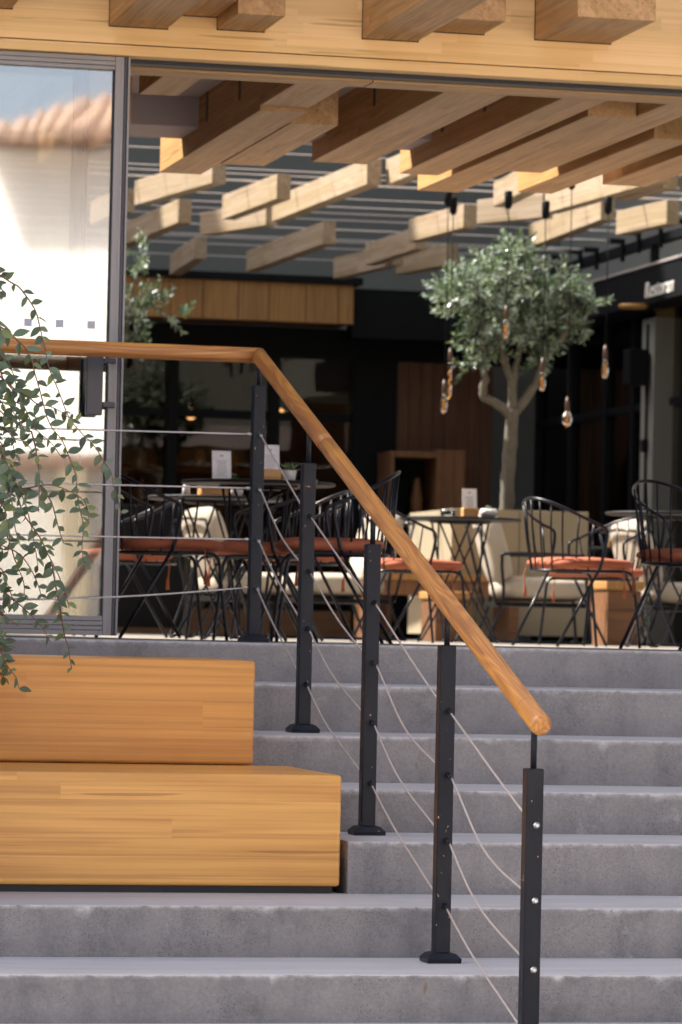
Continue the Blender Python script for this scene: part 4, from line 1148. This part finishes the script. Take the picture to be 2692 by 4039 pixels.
# ---------------------------------------------------------------- planter, built-in bench, timber block
pt = thing('planter', 'tall cream panelled planter carrying the olive tree', 'planter', (3.82, 11.6, 0))
obj('panel', MB().bbox(3.34, 3.81, 11.13, 11.16, 0.05, 0.895, 0.004), 'creamwall', pt)
obj('panel', MB().bbox(3.815, 4.295, 11.13, 11.16, 0.05, 0.895, 0.004), 'creamwall', pt)
obj('side', MB().box(3.342, 3.37, 11.161, 12.3, 0.05, 0.893).box(4.265, 4.293, 11.161, 12.3, 0.05, 0.893).box(3.371, 4.264, 12.27, 12.3, 0.05, 0.893), 'creamwall', pt)
obj('soil', MB().box(3.371, 4.264, 11.161, 12.269, 0.1, 0.86), 'soil', pt)
tb = thing('slatted_timber_bench', 'long timber bench in front of the cream planter', 'bench', (3.2, 10.8, 0))
for q in range(4):
    obj('seat_slat', MB().bbox(2.62, 3.72, 10.60 + q * 0.125, 10.715 + q * 0.125, 0.40, 0.445, 0.004), 'board', tb)
obj('apron', MB().bbox(2.63, 3.71, 10.63, 10.66, 0.30, 0.398, 0.003), 'mid', tb)
for xx in (2.66, 3.62):
    obj('leg', MB().bbox(xx, xx + 0.07, 10.67, 11.05, 0.0, 0.398, 0.004), 'plinth', tb)
bl = thing('timber_stool', 'solid timber block stool under the tasselled chair', 'stool', (3.92, 9.2, 0))
obj('seat', MB().bbox(3.78, 4.03, 9.0, 9.4, 0.345, 0.405, 0.012), 'board', bl)  # paler wood than the body: sunlit top put into the colour
obj('body', MB().bbox(3.795, 4.015, 9.02, 9.38, 0.0, 0.343, 0.004), 'plinth', bl)
bl2 = thing('timber_box_seat', 'small timber box behind the lounge armchair legs', 'stool', (2.98, 9.9, 0))
obj('seat', MB().bbox(2.86, 3.12, 9.7, 10.1, 0.27, 0.32, 0.01), 'board', bl2)
obj('body', MB().bbox(2.875, 3.105, 9.715, 10.085, 0.0, 0.269, 0.004), 'plinth', bl2)

# ---------------------------------------------------------------- olive trees
def olive(name, label, limbs, blobs, ntw, seed, loc):
    t = thing('olive_tree', label, 'tree', loc, 'olive trees in the courtyard')
    r = random.Random(seed)
    tips = []
    for i, (L, r0, r1) in enumerate(limbs):
        pts = smooth_path(L, 5); n = len(pts)
        jit = [p + Vector((r.uniform(-1, 1), r.uniform(-1, 1), 0)) * (0.006 if i == 0 else 0.008) for p in pts]
        jit[0] = pts[0]; jit[-1] = pts[-1]
        obj('trunk' if i == 0 else 'limb', MB().tube(jit, [(r0 + (r1 - r0) * k / (n - 1)) * r.uniform(0.92, 1.08) for k in range(n)], 12), 'bark', t)
        if i: tips += pts[n // 2:]
    mb = MB(); tw = MB()
    def leaf(b, d, upv, L, wd):
        sd = d.cross(upv)
        if sd.length < 1e-4: return
        sd.normalize(); nn = sd.cross(d)
        m_ = b + d * L * 0.5 + nn * L * 0.04
        mb.add([b, b + d * L * 0.3 - sd * wd * 0.9, m_ - sd * wd, b + d * L, m_ + sd * wd, b + d * L * 0.3 + sd * wd * 0.9], [(0, 1, 5), (1, 2, 4, 5), (2, 3, 4)], True)
    for q in range(ntw):
        c, rad = r.choices(blobs, [b[1][0] * b[1][2] for b in blobs])[0]
        v = Vector((r.gauss(0, 1), r.gauss(0, 1), r.gauss(0, 1))).normalized() * (r.random() ** 0.42)
        p = Vector(c) + Vector((v.x * rad[0], v.y * rad[1], v.z * rad[2]))
        base = min(tips, key=lambda a: (a - p).length)
        out = (v + Vector((0, 0, 0.35)) + Vector((r.gauss(0, .35), r.gauss(0, .35), r.gauss(0, .35)))).normalized()
        l = r.uniform(0.09, 0.19)
        tip = p + out * l * 0.6; st = p - out * l * 0.5
        if r.random() < 0.2: tw.tube([base, base.lerp(st, 0.5) + Vector((0, 0, -0.02)), st], [0.005, 0.0035, 0.002], 5, False)
        tw.tube([st, p, tip], [0.0022, 0.0017, 0.001], 4, False)
        nl = int(l / 0.0125)
        for k in range(nl):
            u = (k + 1) / nl
            b = st.lerp(tip, u)
            a = k * 2.4 + r.uniform(-.4, .4)
            o1 = out.orthogonal().normalized(); o2 = out.cross(o1)
            rad_ = o1 * math.cos(a) + o2 * math.sin(a)
            d = (out * r.uniform(0.45, 0.95) + rad_ * r.uniform(0.5, 0.9)).normalized()
            leaf(b, d, (out * 0.8 - rad_ * 0.5 + Vector((0, 0, 0.3))), r.uniform(0.042, 0.068) * (1.0 if u < 0.9 else 0.75), r.uniform(0.0065, 0.0105))
    tag(obj('twig', tw, 'bark', t), kind='stuff')
    tag(obj('crown', mb, 'olive', t), kind='stuff')
    return t
OL = [([(3.885, 11.74, 0.84), (3.89, 11.74, 1.05), (3.895, 11.73, 1.29), (3.905, 11.72, 1.50), (3.905, 11.72, 1.62)], 0.051, 0.043),
      ([(3.905, 11.72, 1.57), (3.80, 11.74, 1.645), (3.705, 11.76, 1.70), (3.72, 11.76, 1.81), (3.70, 11.75, 1.98), (3.69, 11.75, 2.14), (3.6, 11.72, 2.4)], 0.036, 0.014),
      ([(3.905, 11.72, 1.58), (3.89, 11.71, 1.81), (3.84, 11.72, 1.95), (3.80, 11.73, 2.11), (3.79, 11.73, 2.30), (3.8, 11.7, 2.55)], 0.034, 0.012),
      ([(3.905, 11.72, 1.6), (3.92, 11.71, 1.85), (3.945, 11.70, 2.02), (3.98, 11.68, 2.18), (4.0, 11.65, 2.45)], 0.028, 0.010),
      ([(3.91, 11.72, 1.57), (4.01, 11.69, 1.71), (4.07, 11.67, 1.81), (4.13, 11.65, 1.99), (4.25, 11.62, 2.15), (4.26, 11.61, 2.27), (4.25, 11.61, 2.45)], 0.034, 0.012)]
OB = [((3.62, 11.72, 2.40), (0.30, 0.32, 0.20)), ((3.85, 11.70, 2.52), (0.30, 0.32, 0.24)), ((4.10, 11.64, 2.42), (0.26, 0.30, 0.20)), ((3.80, 11.72, 2.22), (0.30, 0.30, 0.18)),
      ((4.05, 11.66, 2.18), (0.24, 0.26, 0.18)), ((3.72, 11.74, 2.02), (0.16, 0.16, 0.12)), ((4.33, 11.58, 2.22), (0.12, 0.14, 0.10)), ((4.40, 11.57, 2.36), (0.10, 0.1, 0.06)), ((3.90, 11.68, 2.72), (0.13, 0.13, 0.10)),
      ((4.44, 11.56, 2.33), (0.07, 0.07, 0.03)), ((3.60, 11.74, 1.92), (0.06, 0.06, 0.05)), ((4.06, 11.66, 1.98), (0.10, 0.1, 0.1))]
olive('olive_tree', 'small olive tree with bright silvery leaves growing in the cream planter', OL, OB, 680, 4, (3.89, 11.74, 0.86))
DX = Vector((-2.67, 0.62, -0.03))
OL2 = [([tuple(Vector(p) + DX) for p in L], a, b) for L, a, b in OL[:4]]
OB2 = [((1.10, 12.30, 2.36), (0.26, 0.3, 0.22)), ((1.40, 12.28, 2.27), (0.12, 0.16, 0.11)), ((1.52, 12.25, 2.33), (0.08, 0.1, 0.06)), ((1.60, 12.22, 2.18), (0.09, 0.09, 0.035)), ((1.70, 12.2, 2.24), (0.06, 0.06, 0.03)), ((1.34, 12.28, 2.04), (0.12, 0.12, 0.10)), ((1.38, 12.3, 2.62), (0.06, 0.06, 0.16)), ((0.95, 12.35, 2.3), (0.26, 0.28, 0.24))]
olive('olive_tree', 'olive tree half hidden behind the sliding door frame', OL2, OB2, 230, 9, (1.22, 12.36, 0.86))
pt2 = thing('planter', 'dark planter of the olive tree hidden behind the sliding door', 'planter', (1.2, 12.3, 0))
obj('panel', MB().bbox(0.75, 1.65, 11.8, 12.8, 0.05, 0.88, 0.006), 'black', pt2)

# ---------------------------------------------------------------- beams hung on wires above the courtyard
HB = [((1.37, 13.07), (1.30, 14.0), 'end of a hung beam showing just beside the top of the door frame'),
      ((1.64, 11.09), (1.39, 12.63), 'sunlit hung beam crossing under the leftmost big ceiling beam'),
      ((1.88, 13.58), (1.77, 15.82), 'sunlit hung beam touching the door frame above the olive sprig'),
      ((2.50, 16.19), (2.58, 17.70), 'short shaded hung beam just above the timber board fascia, leftmost of the low ones'),
      ((2.23, 11.80), (2.14, 13.26), 'short sunlit hung beam left of the longest one, seen end on'),
      ((2.51, 13.48), (2.20, 14.41), 'hung beam behind the lower left end of the longest hung beam'),
      ((2.61, 10.74), (2.51, 13.27), 'longest sunlit hung beam left of centre, with a cord looped on its side'),
      ((3.20, 14.64), (3.12, 17.15), 'shaded hung beam low in the centre, alone over the grey wall'),
      ((3.95, 14.76), (3.90, 16.2), 'shaded hung beam left of the olive top, upper of two stacked'),
      ((4.09, 16.06), (3.92, 17.42), 'shaded hung beam left of the olive top, lower of two stacked'),
      ((4.49, 15.85), (4.31, 16.83), 'small brown hung beam touching the left side of the olive crown'),
      ((3.89, 13.08), (3.77, 14.25), 'sunlit hung beam directly above the left half of the olive crown'),
      ((4.65, 12.16), (4.71, 14.24), 'sunlit hung beam right above the olive crown, crossed by lamp cords'),
      ((4.32, 9.88), (4.17, 11.92), 'long sunlit hung beam right of centre under the big ceiling beams'),
      ((5.15, 12.20), (5.04, 13.06), 'short sunlit hung beam, rightmost one against the grey wall'),
      ((4.48, 10.20), (4.40, 10.99), 'thin lit hung beam behind the right end of the long right hand one'),
      ((4.24, 12.22), (3.92, 12.82), 'pale shaded hung beam behind the row of black cord grips'),
      ((2.76, 10.16), (2.75, 10.79), 'short bright hung beam in the gap between two big ceiling beams'),
      ((3.68, 10.71), (3.74, 11.71), 'bright hung beam in the centre behind the tallest cord grip'),
      ((4.61, 9.69), (4.62, 10.29), 'hung beam end cut by the right edge of the picture')]
for (xa, ya), (xb, yb), lb in HB:
    d = Vector((xb - xa, yb - ya, 0)); L = d.length; an = math.atan2(-d.x, d.y)
    o = obj('hung_beam', MB().bbox(0, 0.10, 0, L, 0, 0.172, 0.003), 'beamC')
    o.location = (xa, ya, 3.0 + RND.uniform(-0.004, 0.004)); o.rotation_euler = (0, 0, an)
    tag(o, lb, 'beam', 'timber beams hung above the courtyard')
yw = 6.0; k = 0
while yw < 17.7:
    th = 0.007 if k % 5 == 2 else 0.0042
    pts = [Vector((-6 + 11.7 * q / 24, yw, 3.205 + 0.02 * math.sin(k * 1.7) - 0.02 * math.sin(math.pi * q / 24))) for q in range(25)]
    wr = thing('tension_wire', 'thin steel wire stretched across the courtyard through the hung beams', 'wire', (-6, yw, 3.1), 'tension wires over the courtyard')
    obj('wire', MB().tube(pts, th, 6), 'cable', wr)
    e = pts[-1]
    obj('bracket', MB().bbox(e.x - 0.02, e.x + 0.10, e.y - 0.02, e.y + 0.02, e.z - 0.02, e.z + 0.02, 0.004).bbox(e.x + 0.07, e.x + 0.10, e.y - 0.02, e.y + 0.02, e.z - 0.16, e.z - 0.021, 0.004), 'black', wr)
    obj('turnbuckle', MB().tube([e - Vector((0.32, 0, 0)), e - Vector((0.30, 0, 0)), e - Vector((0.06, 0, 0)), e - Vector((0.04, 0, 0))], [0.004, 0.011, 0.011, 0.004], 8), 'bolt', wr)
    yw += 0.55 + 0.16 * math.sin(k * 2.3); k += 1
br = thing('brace_rod', 'dark diagonal brace rod in front of the grey wall', 'rod', (5.2, 18.2, 3.0))
obj('rod', MB().tube([(5.05, 18.2, 2.95), (6.5, 18.2, 3.75)], 0.02, 8), 'black', br)

# ---------------------------------------------------------------- pendant filament lamps
BULB = {'drop': [(0.012, 0.10), (0.016, 0.085), (0.026, 0.05), (0.032, 0.015), (0.030, -0.02), (0.02, -0.045), (0.008, -0.054), (0.001, -0.055)],
        'tube': [(0.012, 0.14), (0.016, 0.12), (0.016, -0.11), (0.012, -0.125), (0.001, -0.13)],
        'globe': [(0.013, 0.072), (0.018, 0.062), (0.036, 0.042), (0.047, 0.01), (0.044, -0.022), (0.028, -0.042), (0.01, -0.049), (0.001, -0.05)]}
LM = [(3.147, 10.663, 1.55, 2.94, 'drop', 'teardrop filament bulb hanging lowest on the left of the olive tree'),
      (3.193, 10.70, 1.73, 2.89, 'tube', 'long spiral filament tube bulb beside the left teardrop bulb'),
      (3.53, 10.557, 2.05, 2.93, 'drop', 'bulb with a brown cap hanging in front of the middle of the olive crown'),
      (3.774, 10.513, 1.71, 2.87, 'drop', 'amber teardrop bulb hanging right of the olive trunk fork'),
      (3.94, 10.482, 1.479, 3.07, 'globe', 'clear globe bulb hanging lowest, right of the olive trunk'),
      (4.174, 10.417, 1.802, 2.91, 'drop', 'teardrop bulb hanging rightmost, clear of the olive crown')]
for x, y, zb, ztp, kind, lb in LM:
    t = thing('pendant_bulb', lb, 'lamp', (x, y, zb), 'filament bulbs on long cords')
    prof = [(a * 0.8, b * 0.85) for a, b in BULB[kind]]; top = prof[0][1]
    obj('bulb', MB().lathe(prof, (x, y, zb), 18), 'bulbglass', t)
    fil = [(x + 0.011 * math.cos(q * 1.5), y + 0.011 * math.sin(q * 1.5), zb + top * 0.55 - q * 0.0045 * (3 if kind == 'tube' else 1.3)) for q in range(16)]
    obj('filament', MB().tube(fil, 0.0014 if kind != 'tube' else 0.003, 5), 'filament', t)
    obj('socket', MB().lathe([(0.014, top - 0.004), (0.016, top), (0.015, top + 0.05), (0.006, top + 0.09)], (x, y, zb), 14), 'brown', t)
    obj('cord', MB().tube([(x, y, zb + top + 0.085), (x + 0.003, y, (zb + ztp) / 2), (x, y, ztp + 0.02)], 0.0036, 6), 'black', t)
    obj('cord_grip', MB().lathe([(0.012, -0.07), (0.026, -0.05), (0.028, 0.04), (0.02, 0.05)], (x, y, ztp), 12), 'black', t)
